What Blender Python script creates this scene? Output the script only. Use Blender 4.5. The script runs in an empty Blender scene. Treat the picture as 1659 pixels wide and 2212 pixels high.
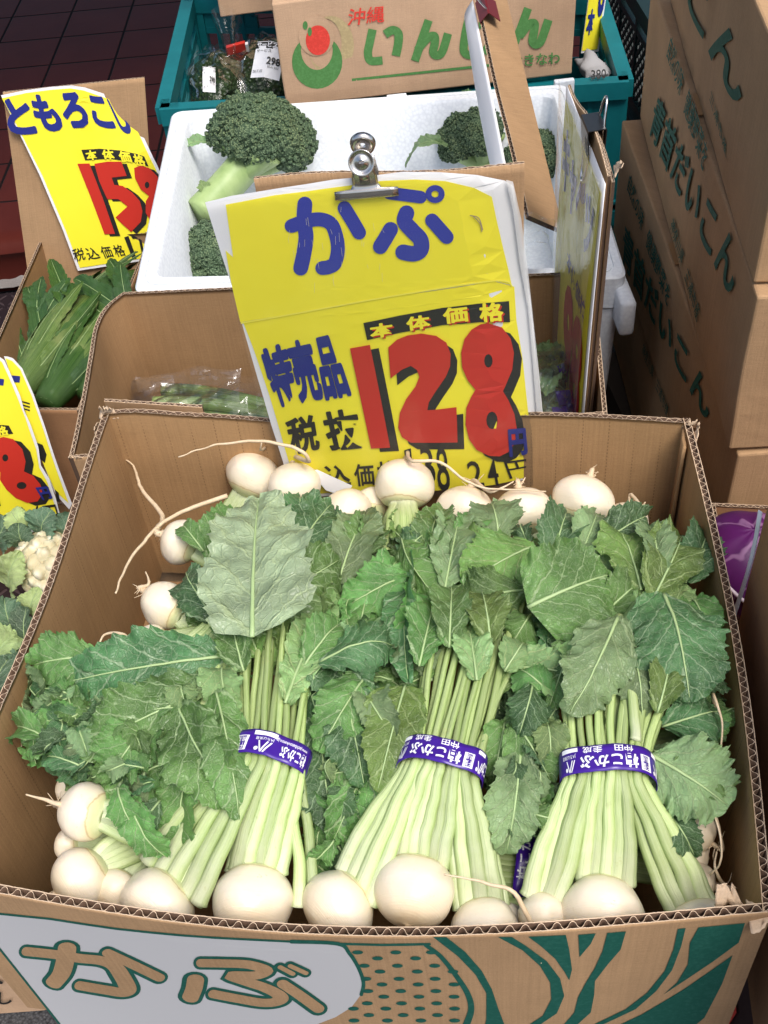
import bpy, bmesh, math, random
from mathutils import Vector as V, Matrix, noise
from mathutils.geometry import tessellate_polygon
S = bpy.context.scene
COL = S.collection
R = math.radians
PI = math.pi

# ------------------------------------------------------------------ camera
PITCH, ROLL, FPX = R(45.8), math.atan2(265, 2320), 2400.0      # pixel units of a 1659 x 2212 picture
CX, CY = 829.5, 1106.0
CAM = V((0, 0, 1.53))
FW = V((0, math.cos(PITCH), -math.sin(PITCH)))
RT = V((1, 0, 0)); UP = V((0, math.sin(PITCH), math.cos(PITCH)))
cr, sr = math.cos(ROLL), math.sin(ROLL)
cam_x = RT * cr - UP * sr
cam_y = RT * sr + UP * cr
cam_d = bpy.data.cameras.new("camera"); cam = bpy.data.objects.new("camera", cam_d); COL.objects.link(cam)
M3 = Matrix((cam_x, cam_y, -FW)).transposed()
cam.matrix_world = Matrix.Translation(CAM) @ M3.to_4x4()
cam_d.sensor_fit = 'VERTICAL'; cam_d.sensor_height = 36; cam_d.lens = 36 * FPX / 2212
cam_d.clip_start = .02; cam_d.clip_end = 500
S.camera = cam
# ------------------------------------------------------------------ world, sun, exposure
W = bpy.data.worlds.new("World"); S.world = W; W.use_nodes = True
nt = W.node_tree; sky = nt.nodes.new('ShaderNodeTexSky'); sky.sky_type = 'NISHITA'; sky.sun_disc = False
sky.sun_elevation = R(61); sky.sun_rotation = R(150); sky.air_density = 1.0; sky.dust_density = 4; sky.ozone_density = .6
bg = nt.nodes['Background']; bg.inputs[1].default_value = .135
nt.links.new(sky.outputs[0], bg.inputs[0])
sd = bpy.data.lights.new("sun", 'SUN'); sd.energy = 2.0; sd.angle = R(27); sd.color = (1, .975, .94)
so = bpy.data.objects.new("sun", sd); COL.objects.link(so)
so.rotation_euler = (R(29), 0, R(25)); so.location = (0, -1, 6)
S.view_settings.view_transform = 'Standard'; S.view_settings.look = 'None'; S.view_settings.exposure = .58
S.render.engine = 'CYCLES'; S.cycles.use_denoising = True
S.cycles.max_bounces = 8; S.cycles.transparent_max_bounces = 12; S.cycles.diffuse_bounces = 3; S.cycles.glossy_bounces = 3
S.cycles.transmission_bounces = 4; S.cycles.caustics_reflective = False; S.cycles.caustics_refractive = False

# ------------------------------------------------------------------ from a point of the photograph to a place
def ray(px, py):
    a, b = (px - CX) / FPX, (py - CY) / FPX
    return FW + cam_x * a - cam_y * b
def at_z(px, py, z): d = ray(px, py); return CAM + d * ((z - CAM.z) / d.z)
def at_y(px, py, y): d = ray(px, py); return CAM + d * (y / d.y)
def depth(p): return (p - CAM).dot(FW)
def mpp(p): return depth(p) / FPX            # metres per picture unit at p
# the six enlargements the photograph was measured in: origin and scale
ZM = {1: (0, 0, .663), 2: (900, 0, .663), 3: (1900, 0, .7064), 4: (0, 3000, .663), 5: (1000, 3000, .663), 6: (1972, 3000, .663),
      7: (800, 1000, .8438), 8: (0, 1000, .663), 9: (1900, 1000, .7064), 10: (0, 2100, .663), 11: (1000, 2100, .663), 12: (1972, 2100, .663)}
def zp(k, x, y):
    ox, oy, s = ZM[k]; return ((ox + x * s) * .54004, (oy + y * s) * .54004)
def zl(k, pts): return [zp(k, *p) for p in pts]

# ------------------------------------------------------------------ materials
def mat(name, color=(.5, .5, .5), rough=.6, spec=.4, metal=0, **kw):
    m = bpy.data.materials.new(name); m.use_nodes = True
    b = m.node_tree.nodes['Principled BSDF']
    b.inputs['Base Color'].default_value = (*color, 1); b.inputs['Roughness'].default_value = rough
    b.inputs['Specular IOR Level'].default_value = spec; b.inputs['Metallic'].default_value = metal
    for k, v in kw.items(): b.inputs[k.replace('_', ' ')].default_value = v
    return m
class N:
    def __init__(s, m): s.m = m; s.t = m.node_tree; s.b = s.t.nodes['Principled BSDF']
    def n(s, typ, **kw):
        x = s.t.nodes.new(typ)
        for k, v in kw.items(): setattr(x, k, v)
        return x
    def l(s, a, b): s.t.links.new(a, b)
    def put(s, sock, v):
        if hasattr(v, 'is_output'): s.l(v, sock)
        elif isinstance(v, tuple) and len(v) == 3 and sock.type == 'RGBA': sock.default_value = (*v, 1)
        else: sock.default_value = v
    def math(s, op, a, b=0.0, c=0.0, clamp=False):
        x = s.n('ShaderNodeMath', operation=op, use_clamp=clamp)
        for i, v in enumerate((a, b, c)): s.put(x.inputs[i], v)
        return x.outputs[0]
    def mix(s, f, a, b, mode='MIX'):
        x = s.n('ShaderNodeMix', data_type='RGBA', blend_type=mode)
        s.put(x.inputs[0], f); s.put(x.inputs[6], a); s.put(x.inputs[7], b); return x.outputs[2]
    def noise(s, vec, scale, detail=4, rough=.55, dist=0):
        x = s.n('ShaderNodeTexNoise'); s.l(vec, x.inputs['Vector']); x.inputs['Scale'].default_value = scale
        x.inputs['Detail'].default_value = detail; x.inputs['Roughness'].default_value = rough; x.inputs['Distortion'].default_value = dist
        return x.outputs['Fac']
    def vor(s, vec, scale, feature='F1'):
        x = s.n('ShaderNodeTexVoronoi', feature=feature); s.l(vec, x.inputs['Vector']); x.inputs['Scale'].default_value = scale
        return x.outputs['Distance']
    def scale(s, vec, sc):
        x = s.n('ShaderNodeMapping'); s.l(vec, x.inputs[0]); x.inputs['Scale'].default_value = sc; return x.outputs[0]
    def ramp(s, v, stops):
        x = s.n('ShaderNodeValToRGB'); e = x.color_ramp.elements
        while len(e) < len(stops): e.new(.5)
        for i, (p, c) in enumerate(stops): e[i].position = p; e[i].color = (*c, 1) if len(c) == 3 else c
        s.put(x.inputs[0], v); return x.outputs[0]
    def step(s, v, a, b):
        x = s.n('ShaderNodeMapRange', interpolation_type='SMOOTHSTEP'); s.put(x.inputs[0], v)
        x.inputs[1].default_value = a; x.inputs[2].default_value = b; return x.outputs[0]
    def bump(s, h, strength=.3, dist=.001):
        x = s.n('ShaderNodeBump'); x.inputs['Strength'].default_value = strength; x.inputs['Distance'].default_value = dist
        s.put(x.inputs['Height'], h); s.l(x.outputs[0], s.b.inputs['Normal'])
    def color(s, c): s.put(s.b.inputs['Base Color'], c)
    def coord(s, k): return s.n('ShaderNodeTexCoord').outputs[k]
    def rand(s): return s.n('ShaderNodeObjectInfo').outputs['Random']

def cardboard(name, c=(.36, .215, .11), dash=False, grain=1.0):
    m = mat(name, c, .82, .15); n = N(m); uv = n.coord('UV'); ob = n.coord('Object')
    big = n.noise(ob, 9, 3); fine = n.noise(n.scale(uv, (60, 900, 1)), 1.0, 3); fib = n.noise(ob, 700, 2)
    rib = n.noise(n.scale(uv, (420, 6, 1)), 1.0, 2)
    v = n.math('ADD', n.math('MULTIPLY', big, .5), n.math('ADD', n.math('MULTIPLY', fine, .25), n.math('ADD', n.math('MULTIPLY', fib, .25), n.math('MULTIPLY', rib, .3 * grain))))
    k = n.step(v, .35, .95)
    col = n.mix(k, tuple(x * .74 for x in c), tuple(min(1, x * 1.22) for x in c))
    cr_ = n.step(n.noise(n.scale(ob, (1, 1, .35)), 38, 2, .5, 1.2), .60, .66); sc_ = n.step(n.noise(n.scale(uv, (14, 70, 1)), 1.0, 4, .7), .68, .74)
    col = n.mix(n.math('MULTIPLY', sc_, .22), col, tuple(min(1, x * 1.5 + .05) for x in c))
    col = n.mix(n.math('MULTIPLY', cr_, .10), col, tuple(x * .7 for x in c))
    st = n.step(n.noise(ob, 21, 5, .7), .60, .8)
    col = n.mix(n.math('MULTIPLY', st, .35), col, tuple(x * .6 for x in c))
    if dash:
        sp = n.n('ShaderNodeSeparateXYZ'); n.l(uv, sp.inputs[0])
        fu = n.math('FRACT', n.math('DIVIDE', sp.outputs[0], .0235)); fv = n.math('FRACT', n.math('DIVIDE', sp.outputs[1], .0045))
        a = n.math('LESS_THAN', n.math('ABSOLUTE', n.math('SUBTRACT', fu, .5)), .02); b = n.math('LESS_THAN', fv, .55)
        w = n.math('MULTIPLY', n.math('MULTIPLY', a, b), n.step(n.noise(ob, 14, 2), .35, .6))
        col = n.mix(n.math('MULTIPLY', w, .6), col, tuple(x * .35 for x in c))
    n.color(col); n.bump(n.math('ADD', n.math('ADD', fib, rib), n.math('MULTIPLY', big, 6.0)), .3, .0008)
    return m
M = {}
M['card'] = cardboard('kraft cardboard', (.385, .242, .130))
M['card_in'] = cardboard('kraft cardboard inside', (.36, .217, .103), dash=True)
M['card_pl'] = cardboard('kraft cardboard plain inside', (.352, .212, .104))
M['card_red'] = cardboard('reddish kraft cardboard', (.36, .19, .095), grain=.4)
M['card_pale'] = cardboard('pale pink kraft cardboard', (.56, .37, .235), grain=.4)
M['flute'] = cardboard('shade dark fluting', (.10, .062, .042))  # darker than the liners: shade of the flute hollows put into the colour
M['torn'] = cardboard('torn paper edge', (.60, .45, .31))
def ink(name, c, rough=.7):
    m = mat(name, c, rough, .2); n = N(m); ob = n.coord('Object')
    k = n.step(n.noise(ob, 260, 4, .7), .25, .6)
    n.color(n.mix(k, tuple(x * 1.25 + .012 for x in c), c)); return m
M['ink_green'] = ink('dark green ink', (.008, .085, .062))
M['ink_dgreen'] = ink('deep green ink', (.010, .085, .058))
M['ink_lgreen'] = ink('leaf green ink', (.075, .21, .06))
M['ink_red'] = ink('red ink', (.62, .05, .035))
M['ink_beige'] = ink('beige ink', (.40, .31, .16))
M['ink_white'] = mat('pale grey white ink', (.50, .50, .51), .65, .2)
M['ink_black'] = ink('black ink', (.015, .014, .013))
M['p_yel'] = mat('yellow print', (.92, .76, .035), .42, .4)
n = N(M['p_yel']); n.color(n.mix(n.noise(n.coord('Object'), 14, 4), (.93, .80, .03), (.96, .87, .05)))
M['p_white'] = mat('white paper', (.83, .83, .85), .5)
M['p_blue'] = mat('blue print', (.035, .05, .36), .4)
M['p_navy'] = mat('navy print', (.02, .03, .22), .4)
M['p_red'] = mat('red print', (.56, .032, .02), .4)
M['p_black'] = mat('black print', (.02, .02, .018), .45)
M['purple'] = mat('purple tape', (.055, .012, .30), .3, .5)
n = N(M['purple']); n.color(n.mix(n.noise(n.coord('Object'), 30, 3), (.034, .007, .20), (.056, .013, .28)))
M['t_white'] = mat('white tape print', (.85, .85, .88), .4)
M['styro'] = mat('white polystyrene', (.80, .83, .87), .55, .3)
n = N(M['styro']); ob = n.coord('Object'); vo = n.vor(ob, 190)
dr_ = n.step(n.noise(ob, 13, 5, .7), .55, .8); n.color(n.mix(n.math('MULTIPLY', dr_, .35), n.mix(n.step(vo, .25, .8), (.76, .80, .84), (.68, .72, .77)), (.50, .52, .52))); n.bump(n.math('MULTIPLY', vo, -1.0), .35, .001)
M['teal'] = mat('teal crate plastic', (.0, .135, .15), .5, .35)
n = N(M['teal']); ob = n.coord('Object'); n.color(n.mix(n.noise(ob, 16, 5, .7), (.0, .095, .112), (.008, .185, .205)))
M['dkcrate'] = mat('black green crate plastic', (.006, .022, .022), .5, .4)
M['steel'] = mat('clip steel', (.62, .58, .53), .22, .5, 1.0)
M['wire'] = mat('clip wire', (.70, .70, .70), .25, .5, 1.0)
M['blackm'] = mat('black enamel', (.012, .012, .013), .35, .5)
M['redm'] = mat('dark red enamel', (.14, .012, .016), .4, .5)
M['wood'] = mat('bench wood', (.045, .033, .024), .8)
def clearfilm(name, tint=(1, 1, 1), haze=.04, gl=.25, crumple=0, scale=40):
    m = bpy.data.materials.new(name); m.use_nodes = True; t = m.node_tree; t.nodes.clear()
    o = t.nodes.new('ShaderNodeOutputMaterial'); tr = t.nodes.new('ShaderNodeBsdfTransparent'); tr.inputs[0].default_value = (*tint, 1)
    g = t.nodes.new('ShaderNodeBsdfGlossy'); g.inputs['Roughness'].default_value = .12; g.inputs[0].default_value = (1, 1, 1, 1)
    d = t.nodes.new('ShaderNodeBsdfDiffuse'); d.inputs[0].default_value = (.9, .9, .9, 1)
    fr = t.nodes.new('ShaderNodeFresnel'); fr.inputs[0].default_value = 1.45
    mu = t.nodes.new('ShaderNodeMath'); mu.operation = 'MULTIPLY'; mu.inputs[1].default_value = gl * 4; mu.use_clamp = True
    t.links.new(fr.outputs[0], mu.inputs[0])
    m1 = t.nodes.new('ShaderNodeMixShader'); m1.inputs[0].default_value = haze
    t.links.new(tr.outputs[0], m1.inputs[1]); t.links.new(d.outputs[0], m1.inputs[2])
    m2 = t.nodes.new('ShaderNodeMixShader'); t.links.new(mu.outputs[0], m2.inputs[0]); t.links.new(m1.outputs[0], m2.inputs[1]); t.links.new(g.outputs[0], m2.inputs[2])
    t.links.new(m2.outputs[0], o.inputs[0])
    if crumple:
        tc = t.nodes.new('ShaderNodeTexCoord'); nz = t.nodes.new('ShaderNodeTexNoise'); nz.inputs['Scale'].default_value = scale; nz.inputs['Detail'].default_value = 3; nz.inputs['Distortion'].default_value = 1.5
        t.links.new(tc.outputs['Object'], nz.inputs['Vector'])
        b = t.nodes.new('ShaderNodeBump'); b.inputs['Strength'].default_value = crumple; b.inputs['Distance'].default_value = .006; t.links.new(nz.outputs['Fac'], b.inputs['Height'])
        for x in (g, fr): t.links.new(b.outputs[0], x.inputs['Normal'])
    return m
M['sleeve'] = clearfilm('clear card sleeve', (.985, .985, .97), .015, .10, .10, 14)
M['film'] = clearfilm('crinkled clear film', (.975, .98, .975), .03, .40, .9, 16)
M['film_dk'] = clearfilm('clear film over dark greens', (.95, .96, .95), .004, .07, .5, 24)
M['milky'] = clearfilm('milky plastic', (.9, .9, .9), .55, .2, .2, 20)

def leafmat(name, c, vein, pale=0.0, vstr=1.0):
    m = mat(name, c, .38, .5); n = N(m); uv = n.coord('UV'); rnd = n.rand(); ob = n.coord('Object')
    wob = n.noise(n.scale(uv, (5, 5, 1)), 1.0, 3)
    sp = n.n('ShaderNodeSeparateXYZ'); n.l(uv, sp.inputs[0])
    ax = n.math('ABSOLUTE', sp.outputs[0])
    sd_ = n.math('MULTIPLY', n.math('GREATER_THAN', sp.outputs[0], 0.0), .37)
    q = n.math('ADD', n.math('MULTIPLY', n.math('SUBTRACT', sp.outputs[1], n.math('MULTIPLY', n.math('POWER', ax, .9), .95)), 4.6), n.math('ADD', sd_, n.math('MULTIPLY', wob, 1.1)))
    d = n.math('ABSOLUTE', n.math('SUBTRACT', n.math('FRACT', q), .5))
    wid = n.math('SUBTRACT', .075, n.math('MULTIPLY', ax, .10))
    v1 = n.math('SUBTRACT', 1.0, n.step(n.math('DIVIDE', d, wid), .35, 1.0), clamp=True)
    dist = n.n('ShaderNodeVectorMath', operation='MULTIPLY_ADD')
    nv = n.n('ShaderNodeTexNoise'); n.l(uv, nv.inputs['Vector']); nv.inputs['Scale'].default_value = 14
    n.l(nv.outputs['Color'], dist.inputs[0]); dist.inputs[1].default_value = (.07, .07, 0); n.l(uv, dist.inputs[2])
    ed = n.vor(dist.outputs[0], 15, 'DISTANCE_TO_EDGE'); v2 = n.math('SUBTRACT', 1.0, n.step(ed, .0, .07), clamp=True)
    ed3 = n.vor(dist.outputs[0], 48, 'DISTANCE_TO_EDGE'); v3 = n.math('SUBTRACT', 1.0, n.step(ed3, .0, .16), clamp=True)
    k = n.noise(ob, 26, 4)
    dk = tuple(x * .68 for x in c); lt = tuple(min(1, x * 1.38 + .004) for x in c)
    base = n.mix(n.step(k, .3, .72), dk, lt)
    hs = n.n('ShaderNodeHueSaturation'); n.l(base, hs.inputs['Color'])
    n.l(n.math('ADD', n.math('MULTIPLY', rnd, .035), .485), hs.inputs['Hue']); n.l(n.math('ADD', n.math('MULTIPLY', rnd, .62), .66), hs.inputs['Value'])
    cc = n.mix(n.math('MULTIPLY', v3, .09 * vstr), hs.outputs[0], vein)
    cc = n.mix(n.math('MULTIPLY', v2, .44 * vstr), cc, vein); cc = n.mix(n.math('MULTIPLY', v1, .78 * vstr), cc, vein)
    sgn = 1.0 if pale else -1.0
    h = n.math('ADD', n.math('MULTIPLY', v1, 1.2 * sgn), n.math('ADD', n.math('MULTIPLY', v2, .8 * sgn), n.math('ADD', n.math('MULTIPLY', v3, .35 * sgn), n.math('MULTIPLY', k, 1.0))))
    n.color(cc); n.bump(h, .55, .0014)
    t = m.node_tree; o = t.nodes['Material Output']; tl = t.nodes.new('ShaderNodeBsdfTranslucent'); n.l(cc, tl.inputs[0])
    ms = t.nodes.new('ShaderNodeMixShader'); ms.inputs[0].default_value = .24
    n.l(n.b.outputs[0], ms.inputs[1]); n.l(tl.outputs[0], ms.inputs[2]); n.l(ms.outputs[0], o.inputs[0])
    return m
L = {'mid': leafmat('turnip leaf green', (.128, .272, .066), (.33, .45, .22)),
     'dark': leafmat('turnip leaf blue green', (.072, .170, .058), (.30, .42, .24)),
     'olive': leafmat('turnip leaf olive', (.155, .275, .062), (.32, .42, .17)),
     'lite': leafmat('turnip leaf light green', (.26, .40, .15), (.40, .50, .22)),
     'pale': leafmat('turnip leaf pale underside', (.46, .62, .37), (.43, .53, .29), 1, .8),
     'grey': leafmat('turnip leaf grey underside', (.235, .365, .16), (.33, .42, .22), 1, .8)}
M['rib'] = mat('leaf midrib', (.34, .46, .21), .5)
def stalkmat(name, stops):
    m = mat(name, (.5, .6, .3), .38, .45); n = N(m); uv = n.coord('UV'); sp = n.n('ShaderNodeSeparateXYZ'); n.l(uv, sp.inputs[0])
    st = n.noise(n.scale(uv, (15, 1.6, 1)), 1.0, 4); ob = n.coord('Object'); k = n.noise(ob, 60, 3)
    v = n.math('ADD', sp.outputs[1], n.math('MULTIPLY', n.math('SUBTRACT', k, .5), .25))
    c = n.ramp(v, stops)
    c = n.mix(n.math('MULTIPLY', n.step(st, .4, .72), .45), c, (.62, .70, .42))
    sd2 = n.step(n.math('ABSOLUTE', n.math('SUBTRACT', sp.outputs[0], .5)), .10, .42); gr = n.n('ShaderNodeMix', data_type='RGBA', blend_type='MULTIPLY'); gr.inputs[0].default_value = 1; n.l(c, gr.inputs[6]); gr.inputs[7].default_value = (.62, .74, .45, 1)  # greener rib sides, with edge shading also put into the colour
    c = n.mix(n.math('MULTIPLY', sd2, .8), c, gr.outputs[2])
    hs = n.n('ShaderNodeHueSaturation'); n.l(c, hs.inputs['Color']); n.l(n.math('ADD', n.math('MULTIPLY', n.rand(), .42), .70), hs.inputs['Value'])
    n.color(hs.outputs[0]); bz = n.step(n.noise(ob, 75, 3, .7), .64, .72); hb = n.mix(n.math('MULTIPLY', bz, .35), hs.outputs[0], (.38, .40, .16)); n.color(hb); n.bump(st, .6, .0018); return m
def huskmat(name, c, c2, pale):
    m = mat(name, c, .45, .35); n = N(m); uv = n.coord('UV'); a = n.noise(n.scale(uv, (150, 1.5, 1)), 1.0, 3); b = n.noise(n.scale(uv, (420, 3, 1)), 1.0, 2); k = n.noise(n.coord('Object'), 22, 3)
    col = n.mix(n.step(a, .35, .65), c, c2); col = n.mix(n.math('MULTIPLY', n.step(k, .5, .75), .5), col, pale); n.color(col); n.bump(n.math('ADD', a, b), .6, .002); return m
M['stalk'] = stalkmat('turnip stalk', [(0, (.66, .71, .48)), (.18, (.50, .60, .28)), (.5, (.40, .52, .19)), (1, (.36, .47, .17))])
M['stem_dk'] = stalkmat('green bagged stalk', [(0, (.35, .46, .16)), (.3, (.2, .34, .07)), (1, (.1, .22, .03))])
m = mat('turnip skin', (.8, .7, .56), .30, .45, Subsurface_Weight=.12); M['turnip'] = m; n = N(m)
n.b.inputs['Subsurface Radius'].default_value = (.006, .004, .002)
uv = n.coord('UV'); sp = n.n('ShaderNodeSeparateXYZ'); n.l(uv, sp.inputs[0]); ob = n.coord('Object'); k = n.noise(ob, 45, 5, .65)
hv = n.math('ADD', sp.outputs[1], n.math('MULTIPLY', n.math('SUBTRACT', k, .5), .16))
c = n.ramp(hv, [(0, (.66, .50, .30)), (.10, (.78, .66, .47)), (.5, (.79, .705, .56)), (.78, (.77, .69, .51)), (.835, (.76, .67, .45)), (.852, (.52, .40, .21)), (.868, (.70, .64, .37)), (.92, (.62, .64, .34)), (1, (.66, .70, .45))])
sp2 = n.step(n.noise(ob, 130, 3, .8), .66, .74); c = n.mix(n.math('MULTIPLY', sp2, .42), c, (.55, .40, .22))
rg = n.noise(n.scale(uv, (3, 60, 1)), 1.0, 2)
pt = n.step(n.noise(ob, 30, 3), .58, .8); c = n.mix(n.math('MULTIPLY', pt, .32), c, (.72, .54, .34)); sk = n.step(n.noise(n.scale(uv, (5, 40, 1)), 1.0, 4, .8, 1.0), .66, .72); c = n.mix(n.math('MULTIPLY', sk, .20), c, (.62, .46, .28))
n.color(c); n.bump(n.math('ADD', n.math('MULTIPLY', rg, .8), n.math('MULTIPLY', k, 2.0)), .3, .0014)
M['root'] = mat('turnip root', (.66, .52, .34), .6); n = N(M['root']); n.color(n.mix(n.noise(n.coord('Object'), 160, 4), (.52, .37, .21), (.76, .63, .45)))

# ------------------------------------------------------------------ mesh building
class MB:
    def __init__(s): s.v = []; s.f = []; s.m = []; s.uv = []
    def add(s, co, uv=(0, 0)): s.v.append(tuple(co)); s.uv.append(uv); return len(s.v) - 1
    def face(s, ids, m=0): s.f.append(ids); s.m.append(m)
    def grid(s, fn, nu, nv, m=0, uvf=None, flip=False):
        b = len(s.v)
        for j in range(nv + 1):
            for i in range(nu + 1):
                u, v = i / nu, j / nv; s.add(fn(u, v), uvf(u, v) if uvf else (u, v))
        for j in range(nv):
            for i in range(nu):
                a = b + j * (nu + 1) + i; q = (a, a + 1, a + nu + 2, a + nu + 1)
                s.face(q[::-1] if flip else q, m)
    def tube(s, pts, rad, sides=8, m=0, flat=1.0, cap=True, nrm=None):
        b = len(s.v); k = len(pts); t0 = (pts[1] - pts[0]).normalized()
        n = nrm or t0.orthogonal(); ln = 0; tot = sum((pts[i + 1] - pts[i]).length for i in range(k - 1)) or 1
        for i, p in enumerate(pts):
            t = (pts[min(i + 1, k - 1)] - pts[max(i - 1, 0)]).normalized()
            n = (n - t * n.dot(t)); n = n.normalized() if n.length > 1e-6 else t.orthogonal().normalized(); w = t.cross(n)
            r = rad[i] if isinstance(rad, (list, tuple)) else rad
            if i: ln += (p - pts[i - 1]).length
            for j in range(sides):
                a = 2 * PI * j / sides; s.add(p + w * math.cos(a) * r + n * math.sin(a) * r * flat, (abs(j / sides * 2 - 1), ln / tot))
        for i in range(k - 1):
            for j in range(sides):
                a = b + i * sides + j; c = b + i * sides + (j + 1) % sides; s.face((a, c, c + sides, a + sides), m)
        if cap: s.face(tuple(b + j for j in range(sides))[::-1], m); s.face(tuple(b + (k - 1) * sides + j for j in range(sides)), m)
    def box(s, c, ax, ay, az, m=0):          # centre and three half-axis vectors
        b = len(s.v)
        for k in (-1, 1):
            for j in (-1, 1):
                for i in (-1, 1): s.add(V(c) + ax * i + ay * j + az * k, ((i + 1) * ax.length, (j + 1) * max(ay.length, az.length) + k * az.length))
        for q in ((0, 2, 3, 1), (4, 5, 7, 6), (0, 1, 5, 4), (2, 6, 7, 3), (0, 4, 6, 2), (1, 3, 7, 5)): s.face(tuple(b + x for x in q), m)
    def bar(s, a, b, w, h, up=V((0, 0, 1)), m=0):
        d = b - a; t = d.normalized(); x = t.cross(up).normalized(); y = x.cross(t); s.box((a + b) / 2, x * w / 2, t * d.length / 2, y * h / 2, m)
    def build(s, name, mats, parent=None, smooth=True, bevel=0, solid=0, sub=0, angle=None):
        me = bpy.data.meshes.new(name); me.from_pydata(s.v, [], s.f)
        for x in (mats if isinstance(mats, (list, tuple)) else [mats]): me.materials.append(x)
        me.polygons.foreach_set('material_index', s.m); me.polygons.foreach_set('use_smooth', [smooth] * len(s.f))
        ul = me.uv_layers.new(name='UVMap'); li = [0] * len(me.loops); me.loops.foreach_get('vertex_index', li)
        fl = []
        for i in li: fl += s.uv[i]
        ul.data.foreach_set('uv', fl)
        o = bpy.data.objects.new(name, me); COL.objects.link(o)
        if parent is not None: o.parent = parent; o.matrix_parent_inverse = Matrix.Translation(-parent.location)
        if bevel:
            md = o.modifiers.new('b', 'BEVEL'); md.width = bevel; md.segments = 2; md.limit_method = 'ANGLE'
        if solid: md = o.modifiers.new('s', 'SOLIDIFY'); md.thickness = solid; md.offset = -1
        if sub: md = o.modifiers.new('u', 'SUBSURF'); md.levels = sub; md.render_levels = sub
        if angle is not None: me.set_sharp_from_angle(angle=R(angle))
        return o
def tag(o, label, cat=None, group=None, kind=None):
    if label: o['label'] = label
    if cat: o['category'] = cat
    if group: o['group'] = group
    if kind: o['kind'] = kind
    return o
def thing(name, loc, label, cat, group=None):
    o = bpy.data.objects.new(name, None); o.location = loc; o.empty_display_size = .05; COL.objects.link(o); return tag(o, label, cat, group)
def cat_pts(P, n=6):                          # smooth curve through points
    out = []
    for i in range(len(P) - 1):
        a, b, c, d = P[max(i - 1, 0)], P[i], P[i + 1], P[min(i + 2, len(P) - 1)]
        for k in range(n):
            t = k / n; out.append(.5 * ((2 * b) + (c - a) * t + (2 * a - 5 * b + 4 * c - d) * t * t + (3 * b - a - 3 * c + d) * t ** 3))
    out.append(P[-1]); return out
def nz(p, s=1.0): return noise.noise(V(p) * s)

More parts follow.
